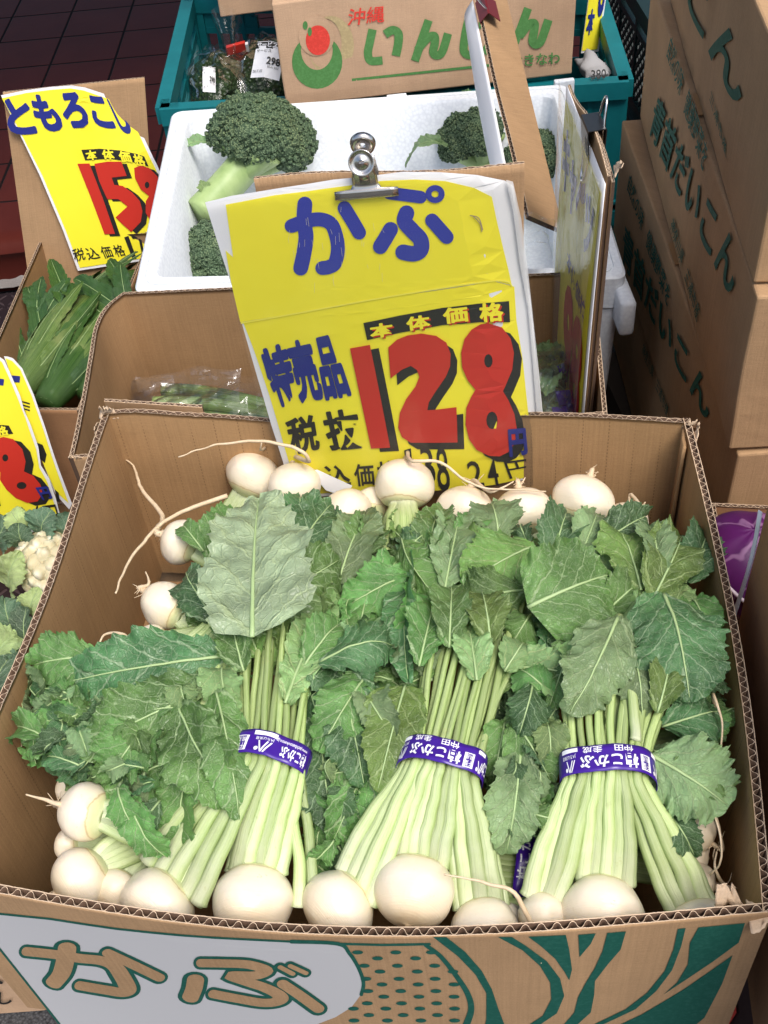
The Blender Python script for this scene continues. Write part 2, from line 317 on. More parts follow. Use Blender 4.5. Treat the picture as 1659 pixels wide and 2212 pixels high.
# ------------------------------------------------------------------ flat marks: text, strokes, outlines, laid on a surface
class Surf:                                   # a flat or gently curved sheet: u along ex, v along ey, bulge along nrm
    def __init__(s, O, ex, ey, bulge=None):
        s.O = O; s.ex = ex.normalized(); s.ey = (ey - s.ex * ey.dot(s.ex)).normalized(); s.n = s.ex.cross(s.ey); s.d = bulge or (lambda u, v: 0.0)
        if s.n.dot(CAM - O) < 0: s.n = -s.n
    def pt(s, u, v, off=0): return s.O + s.ex * u + s.ey * v + s.n * (s.d(u, v) + off)
    def px(s, x, y):
        d = ray(x, y); h = 0
        for _ in range(8):
            t = (s.O + s.n * h - CAM).dot(s.n) / d.dot(s.n); p = CAM + d * t - s.O; u, v = p.dot(s.ex), p.dot(s.ey); h = s.d(u, v)
        return u, v
    def tris(s, mb, pts, tri, off, m, mx=.03):
        def rec(a, b, c, k):
            e = [(b[0] - a[0]) ** 2 + (b[1] - a[1]) ** 2, (c[0] - b[0]) ** 2 + (c[1] - b[1]) ** 2, (a[0] - c[0]) ** 2 + (a[1] - c[1]) ** 2]
            i = e.index(max(e))
            if e[i] < mx * mx or k > 8:
                mb.face(tuple(mb.add(s.pt(q[0], q[1], off), q) for q in (a, b, c)), m); return
            if i == 1: a, b, c = b, c, a
            elif i == 2: a, b, c = c, a, b
            w = ((a[0] + b[0]) / 2, (a[1] + b[1]) / 2); rec(a, w, c, k + 1); rec(w, b, c, k + 1)
        flip = s.ex.cross(s.ey).dot(s.n) < 0
        for t in tri:
            a, b, c = pts[t[0]], pts[t[1]], pts[t[2]]; ar = (b[0] - a[0]) * (c[1] - a[1]) - (b[1] - a[1]) * (c[0] - a[0])
            if (ar < 0) != flip: b, c = c, b
            rec(a, b, c, 0)
    def loops(s, mb, lp, off, m, px=True):    # outline with holes, in picture points or in u, v
        lp = [[s.px(*p) for p in l] if px else l for l in lp]
        t = tessellate_polygon([[V((p[0], p[1], 0)) for p in l] for l in lp]); pts = [p for l in lp for p in l]; s.tris(mb, pts, t, off, m)
    def stroke(s, mb, pl, w, off, m, px=True, smooth=True, sy=1.0, rnd=True):
        P = [V((*p, 0)) for p in pl]; P = cat_pts(P, 8) if smooth and len(P) > 2 else P
        Lf, Rt = [], []
        for i, p in enumerate(P):
            t = (P[min(i + 1, len(P) - 1)] - P[max(i - 1, 0)]); t.normalize(); ww = (w[0] + (w[1] - w[0]) * i / (len(P) - 1) if isinstance(w, tuple) else w) / 2
            n_ = V((-t.y * ww, t.x * ww * sy, 0)); Lf.append(p + n_); Rt.append(p - n_)
        pts = Lf + Rt; k = len(P); tri = []
        for i in range(k - 1): tri += [(i, i + 1, k + i + 1), (i, k + i + 1, k + i)]
        if rnd:
            for end, c in ((0, P[0]), (k - 1, P[-1])):
                a0 = Lf[end] - c; b = len(pts); pts.append(c); sg = 1 if end == 0 else -1; ra = a0.length
                dirv = (P[0] - P[1] if end == 0 else P[-1] - P[-2]).normalized(); dirv = V((dirv.x * a0.length, dirv.y * a0.length, 0))
                for j in range(9):
                    a = PI * j / 8; pts.append(c + a0 * math.cos(a) + dirv * math.sin(a) * (sy if abs(dirv.y) > abs(dirv.x) else 1))
                for j in range(8): tri.append((b, b + 1 + j, b + 2 + j))
        q = [s.px(p.x, p.y) if px else (p.x, p.y) for p in pts]; s.tris(mb, q, tri, off, m)
    def text(s, mb, body, quad, off, m, bold=0.0, px=True, fat=0.0):   # quad: bottom left, bottom right, top right, top left of the ink
        if bold > .018: fat, bold = (bold - .014) * 1.05, .014
        pts, tri = glyphs(body, bold); q = [s.px(*p) if px else p for p in quad]
        def f(p):
            a, b = p; return tuple((q[0][i] * (1 - a) + q[1][i] * a) * (1 - b) + (q[3][i] * (1 - a) + q[2][i] * a) * b for i in (0, 1))
        s.tris(mb, [f(p) for p in pts], tri, off, m)
        if fat:
            k = fat / max(1, len(body)); i = 0
            for dx, dy in ((-1, 0), (1, 0), (0, -1), (0, 1), (-.7, -.7), (.7, .7), (-.7, .7), (.7, -.7)):
                i += 1; s.tris(mb, [f((p[0] + dx * k, p[1] + dy * fat)) for p in pts], tri, off + i * .000035, m)
_gc = {}
def glyphs(body, bold):
    if (body, bold) in _gc: return _gc[(body, bold)]
    cu = bpy.data.curves.new('t', 'FONT'); cu.body = body; cu.offset = bold; cu.resolution_u = 3
    o = bpy.data.objects.new('t', cu); COL.objects.link(o); dg = bpy.context.evaluated_depsgraph_get(); e = o.evaluated_get(dg); me = e.to_mesh()
    me.calc_loop_triangles(); vs = [v.co.copy() for v in me.vertices]; tri = [tuple(t.vertices) for t in me.loop_triangles]
    e.to_mesh_clear(); bpy.data.objects.remove(o); bpy.data.curves.remove(cu)
    x0, x1 = min(v.x for v in vs), max(v.x for v in vs); y0, y1 = min(v.y for v in vs), max(v.y for v in vs)
    r = ([((v.x - x0) / (x1 - x0), (v.y - y0) / (y1 - y0)) for v in vs], tri); _gc[(body, bold)] = r; return r
def oval(cx, cy, rx, ry, n=28): return [(cx + rx * math.cos(2 * PI * i / n), cy + ry * math.sin(2 * PI * i / n)) for i in range(n)]

# ------------------------------------------------------------------ corrugated panels
rng = random.Random(5)
def corr_wall(name, parent, top, bot, inw, t=.0055, pitch=.0088, bulge=None, mats=None, ends=True, amp=1.0, seed=0, rows=10):
    """top(u), bot(u): outer face edges, u 0..1; inw: inward unit vector; open fluted rim"""
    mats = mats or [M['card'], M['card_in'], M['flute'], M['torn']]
    Lg = sum((top((i + 1) / 40) - top(i / 40)).length for i in range(40)); n = max(20, int(Lg / pitch * 10)); mb = MB(); k = .00065
    bul = bulge or (lambda u, w: 0.0)
    def sheet(off, m, side, depthw, mtop):
        b = len(mb.v)
        rw = [0, .02, .06] + [(.06 + (1 - .06) * (r + 1) / (rows - 3)) for r in range(rows - 3)]
        for i in range(n + 1):
            u = i / n; jag = amp * (.0006 * nz((u * Lg * 160, off * 999 + seed, 1)) + .0005 * nz((u * Lg * 700, off * 999 + seed, 4)))
            for w in rw:
                p = top(u).lerp(bot(u), w) + inw * (off + bul(u, w)); p.z += jag if w == 0 else 0
                mb.add(p, (u * Lg, w * .25))
            p = top(u) + inw * (off + k * side + bul(u, 0)); p.z += jag; mb.add(p, (u * Lg, 0))
            p = top(u).lerp(bot(u), depthw) + inw * (off + k * side + bul(u, depthw)); mb.add(p, (u * Lg, .02))
        st = len(rw) + 2
        for i in range(n):
            a = b + i * st
            for r in range(len(rw) - 1): mb.face((a + r, a + st + r, a + st + r + 1, a + r + 1) if side > 0 else (a + r + 1, a + st + r + 1, a + st + r, a + r), m)
            c = len(rw); mb.face((a, a + c, a + st + c, a + st), mtop); mb.face((a + c, a + c + 1, a + st + c + 1, a + st + c), 2)
    dw = .16
    sheet(0, 0, 1, dw, 3); sheet(t, 1, -1, dw, 3)
    b = len(mb.v); n2 = n * 2
    for i in range(n2 + 1):
        u = i / n2; ph = 2 * PI * u * Lg / pitch + 1.2 * nz((u * 7, seed, 2)); h = .0004 * nz((u * Lg * 300, seed, 9)) * amp
        sq = math.sin(ph); sq = math.copysign(abs(sq) ** .75, sq)
        for g in (-.00032, .00032):
            for w in (0, dw):
                q = inw * (t / 2 + (t / 2 - .0009) * sq + g + bul(u, w)); p = top(u).lerp(bot(u), w) + q
                if w == 0: p.z += h - .0006
                mb.add(p, (u * Lg, w))
    for i in range(n2):
        a = b + i * 4
        mb.face((a, a + 2, a + 6, a + 4), 3); mb.face((a, a + 4, a + 5, a + 1), 2); mb.face((a + 2, a + 3, a + 7, a + 6), 2)
    if ends:
        for u in (0, 1):
            q = []
            for j, (off) in enumerate((0, t)):
                for w in (0, 1): q.append(mb.add(top(u).lerp(bot(u), w) + inw * (off + bul(u, w)), (off, w * .2)))
            mb.face((q[0], q[1], q[3], q[2]), 2)
    return mb.build(name, mats, parent)
def line(a, b, sag=None): return (lambda u: a.lerp(b, u) + (sag(u) if sag else V((0, 0, 0))))

# ================================================================== ground and floor
def sheet_obj(name, pts, m, z=0):
    mb = MB(); mb.face(tuple(mb.add((x, y, z), (x, y)) for x, y in pts)); o = mb.build(name, m, None, False); o['kind'] = 'structure'; return o
m = mat('asphalt', (.06, .06, .062), .9, .2); n = N(m); ob = n.coord('Object'); v = n.vor(ob, 260)
n.color(n.ramp(v, [(0, (.10, .10, .10)), (.5, (.055, .055, .058)), (1, (.02, .02, .02))])); n.bump(v, .6, .003)
sheet_obj('asphalt_ground', [(-60, -60), (60, -60), (60, 60), (-60, 60)], m)
m = mat('steel tread plate', (.045, .03, .035), .45, .5, .3); n = N(m); ob = n.coord('Object')
def tread(rot):
    mp = n.n('ShaderNodeMapping'); n.l(ob, mp.inputs[0]); mp.inputs['Rotation'].default_value = (0, 0, rot); sp = n.n('ShaderNodeSeparateXYZ'); n.l(mp.outputs[0], sp.inputs[0])
    cu = n.math('SUBTRACT', n.math('FRACT', n.math('DIVIDE', sp.outputs[0], .036)), .5); cv = n.math('SUBTRACT', n.math('FRACT', n.math('DIVIDE', sp.outputs[1], .036)), .5)
    d = n.math('ADD', n.math('POWER', n.math('DIVIDE', cu, .36), 2.0), n.math('POWER', n.math('DIVIDE', cv, .10), 2.0)); return n.math('SUBTRACT', 1.0, n.step(d, .6, 1.0))
mpo = tread(R(45)); 
mp2 = n.n('ShaderNodeMapping'); n.l(ob, mp2.inputs[0]); mp2.inputs['Location'].default_value = (.0255, 0, 0); ob = mp2.outputs[0]; mp1 = tread(R(-45))
hh = n.math('MAXIMUM', mpo, mp1); n.color(n.mix(hh, (.03, .02, .024), (.085, .06, .065))); n.bump(hh, 1.0, .003)
sheet_obj('tread_plate_floor', [(-2.2, 1.2), (-.45, 1.2), (-.45, 2.36), (-2.2, 2.36)], m, .02)
m = mat('dark red floor tile', (.085, .016, .016), .55, .05); n = N(m); ob = n.coord('Object')
mpn = n.n('ShaderNodeMapping'); n.l(ob, mpn.inputs[0]); mpn.inputs['Rotation'].default_value = (0, 0, R(3)); sp = n.n('ShaderNodeSeparateXYZ'); n.l(mpn.outputs[0], sp.inputs[0])
def grout(s_, o_): 
    f = n.math('ABSOLUTE', n.math('SUBTRACT', n.math('FRACT', n.math('DIVIDE', n.math('ADD', s_, o_), .198)), .5)); return n.step(f, .475, .49)
g = n.math('MAXIMUM', grout(sp.outputs[0], .03), grout(sp.outputs[1], .045)); k = n.noise(ob, 7, 4)
n.color(n.mix(g, n.mix(k, (.062, .012, .009), (.105, .021, .015)), (.012, .010, .010))); n.bump(n.math('ADD', n.math('MULTIPLY', g, -1), n.math('MULTIPLY', k, .3)), .6, .004)
n.l(n.math('ADD', n.math('MULTIPLY', g, .4), .42), n.b.inputs['Roughness'])
mb = MB(); prof = [(2.40, 0), (2.40, .085), (2.392, .10), (2.385, .112), (2.392, .128), (2.41, .14), (2.44, .145), (8, .145)]
for x in (-6, 6):
    for y, z in prof: mb.add((x, y, z), (x, y))
for i in range(len(prof) - 1): mb.face((i, i + 8, i + 9, i + 1))
o = mb.build('tile_floor', m, None, True, angle=40); o['kind'] = 'structure'
mb = MB(); mb.grid(lambda u, v: V((-2.2 + 1.9 * u, 2.36 + .042 * v + .012 * nz((u * 40, v, 3)), .035 + .012 * nz((u * 60, v * 3, 1)))), 120, 3)
o = mb.build('mortar_strip', ink('rough grey mortar', (.22, .20, .19)), None); o['kind'] = 'structure'

# unseen awning, added overhead to shade the back of the display
aw = thing('shade_awning', (0, 3.2, 2.3), 'added canvas awning out of view that shades the back of the display', 'awning')
mb = MB(); mb.grid(lambda u, v: V((-4 + 8 * u, 1.75 + 4.2 * v, 2.32 + .75 * v + .02 * math.sin(u * 60))), 60, 4); mb.build('canvas', mat('dark shade canvas', (.03, .035, .04), .9), aw, True, solid=.004)
mb = MB(); mb.bar(V((-4, 1.75, 2.3)), V((4, 1.75, 2.3)), .03, .03); mb.build('front_bar', M['blackm'], aw, False)
# ================================================================== benches that carry the cartons
def bench(cx, cy, w, d, h, yaw, label):
    o = thing('display_bench', (cx, cy, 0), label, 'bench'); a = V((math.cos(yaw), math.sin(yaw), 0)); b = V((-a.y, a.x, 0)); c = V((cx, cy, 0))
    mb = MB(); mb.box(c + V((0, 0, h - .0155)), a * w / 2, b * d / 2, V((0, 0, .0125))); mb.build('bench_top', M['wood'], o, False)
    for i in (-1, 1):
        for j in (-1, 1):
            mb = MB(); mb.box(c + a * i * (w / 2 - .04) + b * j * (d / 2 - .04) + V((0, 0, (h - .028) / 2)), a * .02, b * .02, V((0, 0, (h - .028) / 2))); mb.build('leg', M['wood'], o, False)
YAW = R(-9.3); EX = V((math.cos(YAW), math.sin(YAW), 0)); EY = V((-EX.y, EX.x, 0)); DN = V((0, 0, -1))
bench(-.015, .57, .46, .40, .612, YAW, 'low wooden bench under the carton of white turnips')
bench(.02, 1.46, .50, .46, .398, 0, 'low wooden bench under the white foam box'); bench(-.02, .975, .44, .18, .518, 0, 'narrow wooden bench under the carton of bagged greens')

# ================================================================== the carton of turnips
FL = at_z(-170, 1900, .85); FR = at_z(1670, 1970, .85); BR = at_z(1490, 905, .85); BL = at_z(225, 890, .85); ZB = .62
WID, DEP = (FR - FL).length, (BR - FR).length
def dz(p, z): return V((p.x, p.y, z))
tc = thing('turnip_carton', ((FL + BR) / 2).to_3d(), 'open corrugated carton full of white turnips with green print on its front', 'carton')
tc.location.z = ZB
fb = lambda u, v: .026 * math.sin(PI * min(max(u / WID, 0), 1)) ** 1.1 * (1 - .5 * v / .23)
FS = Surf(FL, FR - FL, V((0, 0, -1)), fb)
front = corr_wall('front_panel', tc, line(FL, FR), line(dz(FL, ZB), dz(FR, ZB)), EY, .0062, .0095,
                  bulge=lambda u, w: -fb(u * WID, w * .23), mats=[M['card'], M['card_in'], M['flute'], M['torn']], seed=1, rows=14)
bsag = lambda u: V((0, 0, -.021 * math.exp(-((u - .42) / .22) ** 2) + .004 * math.exp(-((u - .05) / .06) ** 2)))
corr_wall('back_panel', tc, lambda u: BL.lerp(BR, u) + bsag(u), line(dz(BL, ZB), dz(BR, ZB)), -EY, .0055, .0088, bulge=lambda u, w: -.014 * math.sin(PI * u) * (1 - w), seed=2)
corr_wall('side_panel', tc, lambda u: FL.lerp(BL, u) + V((0, 0, .003 * math.sin(9 * u))), line(dz(FL, ZB), dz(BL, ZB)), EX, .0062, .0088, bulge=lambda u, w: .006 * math.sin(PI * u) * (1 - w), seed=3)
corr_wall('side_panel', tc, lambda u: FR.lerp(BR, u) + V((0, 0, .002 * math.sin(7 * u))), line(dz(FR, ZB), dz(BR, ZB)), -EX, .0062, .0088, bulge=lambda u, w: -.010 * math.sin(PI * u) * (1 - w), seed=4)
mb = MB(); c = (FL + BR) / 2; c.z = ZB + .004; mb.box(c, EX * (WID / 2 - .008), EY * (DEP / 2 - .008), V((0, 0, .003))); mb.build('bottom_panel', M['card_pl'], tc, False)
# a folded strip standing in the back right corner and torn bits at the corners
def strip(name, parent, a, b, c, d, m, th=.003, k=8, wob=.004):
    mb = MB(); mb.grid(lambda u, v: (a.lerp(b, u)).lerp(d.lerp(c, u), v) + V((nz((u * 3, v * 3, a.x * 50)) * wob, nz((u * 3, v * 3, 5)) * wob, 0)), k, k, 0)
    return mb.build(name, m, parent, True, solid=th)
qa = at_z(1482, 906, .846) - EY * .004
strip('corner_strip', tc, qa - EX * .0015 - EY * .008, qa - EX * .004 - EY * .034, qa - EX * .006 - EY * .034 + V((0, 0, -.21)), qa - EX * .002 - EY * .008 + V((0, 0, -.21)), M['card_pl'], .003, 8, .0015)
def torn(parent, p, s, seed, dirv=V((0, 0, 1)), side=EX):
    r = random.Random(seed); mb = MB()
    mb.grid(lambda u, v: p + side * (u - .5) * s * (1 - .45 * v) + dirv * v * s * (.7 + .5 * nz((u * 6, seed, 0))) + EY * (.35 * s * math.sin(v * 2.4 + seed) * v) + V((0, .2 * s * nz((u * 5, v * 5, seed)), 0)), 8, 8)
    return mb.build('torn_flap', M['torn'], parent, True, solid=.0008)
torn(tc, BL + V((.004, -.006, -.004)), .020, 1); torn(tc, BL + V((-.008, -.012, -.010)), .016, 2, V((.2, -.2, .8)), EY)
torn(tc, BR + V((0, -.006, -.006)), .016, 3, V((.1, 0, 1)), EX); torn(tc, BR + V((-.002, -.02, -.006)), .016, 4, V((.3, -.1, .9)), EY)
torn(tc, FR + V((-.012, .004, -.012)), .022, 5, V((.8, -.3, .35)), EY); torn(tc, FR + V((-.022, .012, -.012)), .018, 6, V((-.2, .2, 1)), EX)
tp = at_z(55, 1375, .835)
torn(tc, FL.lerp(BL, .30) + EX * .010 + V((0, 0, -.05)), .026, 7, V((.5, 0, .8)), EY)
# ------- print on the front
mb = MB()
def P(k, pts, off, m, *holes): FS.loops(mb, [zl(k, pts)] + [zl(k, h) for h in holes], off, m)
white = zl(4, [(-186, 962), (0, 985), (300, 1015), (700, 1075), (1100, 1115)]) + zl(5, [(0, 1140), (250, 1152), (530, 1165), (600, 1222), (655, 1310), (685, 1400), (672, 1470), (612, 1550), (515, 1610), (395, 1656), (300, 1690)]) + zl(4, [(1508, 1740), (420, 1730), (360, 1650)])
FS.loops(mb, [white], .0003, 0)
def ST(k, pts, w, off, m, **kw): FS.stroke(mb, zl(k, pts), (w[0] * ZM[k][2] * .54, w[1] * ZM[k][2] * .54) if isinstance(w, tuple) else w * ZM[k][2] * .54, off, m, **kw)
FS.stroke(mb, white[:7], 4.5, .0005, 1, smooth=False); FS.stroke(mb, white[6:12], 8, .00052, 1); FS.stroke(mb, [white[-1], white[0]], 4.5, .0005, 1, smooth=False)
glyph = [([(160, 1207), (330, 1225), (480, 1248), (610, 1262), (690, 1295), (740, 1360), (772, 1430), (745, 1455), (640, 1440), (480, 1413)], 108, .5),
         ([(408, 1185), (396, 1260), (372, 1340), (325, 1400)], 112, .6), ([(650, 1215), (800, 1285), (965, 1365)], 92, .5),
         ([(1182, 1375), (1172, 1430), (1150, 1485)], 104, .6), ([(1210, 1276), (1350, 1278), (1500, 1285), (1600, 1318), (1545, 1350), (1400, 1352), (1480, 1385), (1600, 1425), (1685, 1470), (1680, 1505), (1590, 1516), (1440, 1492), (1285, 1462)], 100, .5),
         ([(1708, 1402), (1810, 1470), (1920, 1550)], 92, .5), ([(1692, 1300), (1768, 1340)], 44, .5), ([(1752, 1292), (1848, 1336)], 44, .5)]
for i, (pl, w, sy) in enumerate(glyph): ST(4, [(x - 3, y + 3) for x, y in pl], w + 54, .0006 + i * .00003, 1, sy=(w * sy + 30) / (w + 54))
for i, (pl, w, sy) in enumerate(glyph): ST(4, pl, w, .0010 + i * .00003, 2, sy=sy)
ST(5, [(530, 1165), (800, 1172), (1085, 1167)], 14, .0005, 1, smooth=False); ST(5, [(1060, 1172), (1150, 1240), (1250, 1365), (1315, 1470), (1335, 1560), (1305, 1656)], (22, 42), .0006, 1)
for r_, (y, xs) in enumerate([(1217, (650, 880, 1095)), (1253, (770, 1000)), (1298, (690, 890, 1115)), (1333, (785, 1010, 1225)), (1377, (700, 900, 1118)), (1411, (797, 1015, 1232)), (1451, (712, 910, 1122)), (1485, (808, 1020, 1232)), (1525, (708, 915, 1127)), (1557, (625, 820, 1025, 1235)), (1596, (718, 925, 1132)), (1629, (628, 830, 1032, 1235))]):
    for x in xs: FS.loops(mb, [zl(5, oval(x, y, 33, 12, 18))], .0005, 1)
P(5, [(1105, 1124), (1185, 1124), (1300, 1215), (1400, 1330), (1460, 1440), (1490, 1530), (1530, 1656), (1418, 1656), (1440, 1560), (1430, 1470), (1360, 1350), (1255, 1240)], .0005, 1)
for pl in ([(30, 1124), (115, 1124), (200, 1178), (325, 1270), (405, 1375), (430, 1480), (385, 1585), (280, 1656), (215, 1656), (300, 1600), (352, 1500), (345, 1400), (285, 1300), (180, 1205)],
           [(212, 1122), (440, 1112), (460, 1200), (477, 1320), (460, 1386), (432, 1335), (375, 1255), (290, 1180)], [(515, 1110), (620, 1102), (590, 1165), (522, 1245)],
           [(690, 1099), (802, 1090), (770, 1200), (692, 1290), (615, 1390), (611, 1470), (590, 1580), (505, 1656), (425, 1656), (490, 1580), (512, 1490), (560, 1400), (615, 1310), (660, 1210)],
           [(1115, 1075), (1162, 1070), (1135, 1180), (1080, 1325), (985, 1450), (860, 1560), (655, 1656), (600, 1656), (800, 1560), (930, 1460), (1035, 1330), (1088, 1200)],
           [(1240, 1066), (1520, 1040), (1482, 1158), (1330, 1270), (1030, 1470), (1110, 1400), (1175, 1290), (1188, 1160)],
           [(1445, 1235), (1380, 1410), (1275, 1612), (1220, 1656), (760, 1656), (900, 1590), (1150, 1440)], [(-40, 1380), (0, 1470), (70, 1656), (-40, 1656)]):
    P(6, pl, .0005, 1)
mb.build('front_print', [M['ink_white'], M['ink_green'], M['card']], front, False)

# ================================================================== turnips: bulbs, roots, stalks, leaves, tape
def zz(py):
    T = [(950, .775), (1080, .790), (1250, .815), (1450, .834), (1650, .838), (1850, .822), (2000, .808)]
    for (a, za), (b, zb) in zip(T, T[1:]):
        if py <= b: return za + (zb - za) * max(0, (py - a) / (b - a))
    return T[-1][1]
def pt(x, y, dz_=0.0, z=None): return at_z(x, y, (zz(y) if z is None else z) + dz_)
def bulb(parent, px, rpx, crown, cz=.0, z=None, squash=.84, root=None, rr=.0022, label=None):
    c = pt(px[0], px[1], -.012, z); r = rpx * mpp(c); ax = (at_z(crown[0], crown[1], c.z + cz) - c).normalized(); H = r * squash
    q = ax.to_track_quat('Z', 'Y'); mb = MB(); seed = px[0] * .37
    prof = [(0, -1.06), (.05, -1.03), (.13, -.99)] + [(math.sin(a) ** .88, -math.cos(a)) for a in [PI * (.07 + .86 * i / 22) for i in range(23)]] + [(.30, .93), (.26, .98), (.15, 1.0), (0, 1.0)]
    k = len(prof); ns = 40; cc = c - ax * H * .1
    for i, (a, h) in enumerate(prof):
        for j in range(ns + 1):
            th = 2 * PI * j / ns; d = V((a * math.cos(th), a * math.sin(th), h))
            f = 1 + .014 * math.sin(5 * th + seed) * (1 - abs(h)) + .10 * nz((d.x * 1.1 + seed, d.y * 1.1, d.z * 1.1)) + .018 * nz((d.x * 3.5 + seed, d.y * 3.5, d.z * 3.5))
            mb.add(cc + q @ V((d.x * r * f, d.y * r * f, d.z * H * (1 + .03 * nz((d.x, d.y, seed))))), (j / ns, (h + 1.06) / 2.06))
    for i in range(k - 1):
        for j in range(ns): a = i * (ns + 1) + j; mb.face((a, a + 1, a + ns + 2, a + ns + 1))
    o = mb.build('turnip', M['turnip'], parent); base = cc - ax * H * 1.0
    if root:
        P_ = [base, base - ax * .008] + [pt(x, y, dz_ , z0) for x, y, dz_, z0 in root]; P_ = cat_pts(P_, 7); n_ = len(P_)
        P_ = [p + V((nz(p, 90), nz(p + V((3, 1, 2)), 90), nz(p + V((7, 1, 5)), 90))) * .0011 for p in P_]
        mb = MB(); mb.tube(P_, [max(.0007, rr * (1.35 if i < 3 else 1) * (1 - i / n_) ** .75) for i in range(n_)], 7)
        rg = random.Random(int(seed * 7))
        for j in range(9):                     # hair roots by the tip
            p0 = P_[min(n_ - 2, rg.choice((1, 2, 3, 4, 6, 9)))]; d = V((rg.uniform(-1, 1), rg.uniform(-1, 1), rg.uniform(-.6, .8))).normalized(); e = V((rg.uniform(-1, 1), rg.uniform(-1, 1), rg.uniform(-1, 1)))
            ln = rg.uniform(.004, .011); mb.tube([p0, p0 + d * ln * .5 + e * ln * .15, p0 + d * ln], [.0005, .0004, .0002], 4)
        mb.build('root', M['root'], o)
    return c, r, ax, cc + ax * H * .95
def stalk(parent, P_, r0, r1, flat=.7, name='stalk', m=None, nrm=None, cat=True):
    P_ = cat_pts(P_, 7) if cat else P_; n_ = len(P_); sd_ = P_[0].x * 77
    P_ = [p + V((nz((i * .25, sd_, 0)), nz((i * .25, sd_, 5)), nz((i * .25, sd_, 9)))) * .0012 for i, p in enumerate(P_)]
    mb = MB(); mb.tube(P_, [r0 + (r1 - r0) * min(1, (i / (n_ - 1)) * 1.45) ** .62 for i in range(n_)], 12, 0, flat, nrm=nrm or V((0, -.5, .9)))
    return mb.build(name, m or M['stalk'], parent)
def leaf(parent, a, b, w, kind='mid', lift=.012, roll=0, fold=.25, curl=0.0, wav=1.0, seed=None, shape='leaf', za=0, zb=0, mid=None, rib=1.0, up=None, twist=None):
    """a, b: leaf base and tip (picture points on the heap, za/zb above it); w: half width in picture units"""
    seed = seed if seed is not None else rng.random() * 100
    A = a if isinstance(a, V) else pt(a[0], a[1], za); B = b if isinstance(b, V) else pt(b[0], b[1], zb)
    Wd = w * mpp((A + B) / 2); Ln = (B - A).length; t = (B - A).normalized()
    nrm = up or (V((0, -.45, .9))); nrm = (nrm - t * nrm.dot(t)).normalized(); nrm = Matrix.Rotation(R(roll), 3, t) @ nrm
    C_ = (A + B) / 2 + nrm * lift * 2 if mid is None else mid
    def spine(s): return A * (1 - s) ** 2 + C_ * 2 * s * (1 - s) + B * s * s
    def tang(s): return ((C_ - A) * (1 - s) * 2 + (B - C_) * 2 * s).normalized()
    rs = random.Random(int(seed * 1000)); teeth = rs.randint(9, 13); ph = rs.random() * 6; asym = rs.uniform(-.08, .08); twist = rs.uniform(-26, 26) if twist is None else twist; tipd = rs.uniform(-.1, .35) * wav
    def prof(s, sg):
        if shape == 'leaf': b0 = math.sin(PI * min(1, s ** .86 * .97 + .022)) ** .5
        elif shape == 'long': b0 = math.sin(PI * min(1, s ** .95 * .96 + .03)) ** .6
        else: b0 = math.sin(PI * min(1, (s * .95 + .05) ** .62)) ** .55      # widest near the base
        if s > .9: b0 = max(b0 * .98, 0)
        x = s * teeth + ph + (0 if sg > 0 else .4); fr = x % 1.0; big = .5 + .5 * nz((x // 1, seed, sg * 3)); tooth = (fr ** 1.5) * (.05 + .15 * max(0, big)) + .045 * ((x * 2.7) % 1.0)
        lobe = .08 * math.sin(s * teeth * 1.35 + ph * 2 + sg) - (.10 * max(0, math.sin(s * 17 + ph * 5 + sg * 2)) ** 3 if s < .62 and shape != 'round' else 0)
        low = 1 - .55 * max(0, .22 - s) / .22 * max(0, nz((s * 40, seed, sg)) + .2) if shape != 'round' else 1
        return max(.012, b0 * (1 + asym * sg) * (.90 + tooth + lobe + .06 * nz((s * 3, seed, sg))) * low)
    nu, nv = 26, 66; mb = MB()
    def fn(u, v):
        x = u * 2 - 1; sg = 1 if x >= 0 else -1; ax_ = abs(x); w_ = prof(v, sg) * Wd; T = tang(v); Nn = (nrm - T * nrm.dot(T)).normalized(); Nn = Matrix.Rotation(R(twist * (v - .4) * 2), 3, T) @ Nn; X = T.cross(Nn)
        p = spine(v) + X * sg * w_ * ax_ + T * (.26 * ax_ * w_ * (1 - v ** 3 * .8))
        h = -tipd * Wd * max(0, v - .55) ** 2 * 4 + fold * w_ * (ax_ ** 1.3) - curl * w_ * ax_ ** 2.2
        h += wav * (.13 * Wd * ax_ ** 2 * math.sin(v * 11 + ph + sg * 1.3) + .085 * Wd * ax_ ** 4 * (math.sin(v * 41 + ph * 3 + sg) + .6 * math.sin(v * 67 + ph * 5 - sg)))
        q = p * 38; h += wav * .0058 * noise.noise(V((q.x + seed, q.y, q.z))) * min(1, ax_ * 3 + .15) + wav * .0018 * noise.noise(q * 3.1)
        bl = abs(math.sin((v * 4.6 - (ax_ * Wd / Ln) ** .9 * .95 * 4.6) * PI)); h += min(.0026, Wd * .06) * bl ** .6 * min(1, 3 * ax_) * (1 - ax_ * .3)
        return p + Nn * h
    mb.grid(fn, nu, nv, 0, lambda u, v: ((u * 2 - 1) * prof(v, 1 if u > .5 else -1) * Wd / Ln, v))
    if rib:
        pts = []
        for i in range(17):
            v = i / 16 * .97; T = tang(v); Nn = (nrm - T * nrm.dot(T)).normalized(); pts.append(fn(.5, v) + Nn * .0006)
        mb.tube(pts, [.00105 * rib * (1 - i / 17) ** 1.1 * (Wd / .04) ** .5 + .0003 for i in range(17)], 6, 1, .6, nrm=nrm)
    return mb.build('leaf', [L[kind], M['rib']], parent)
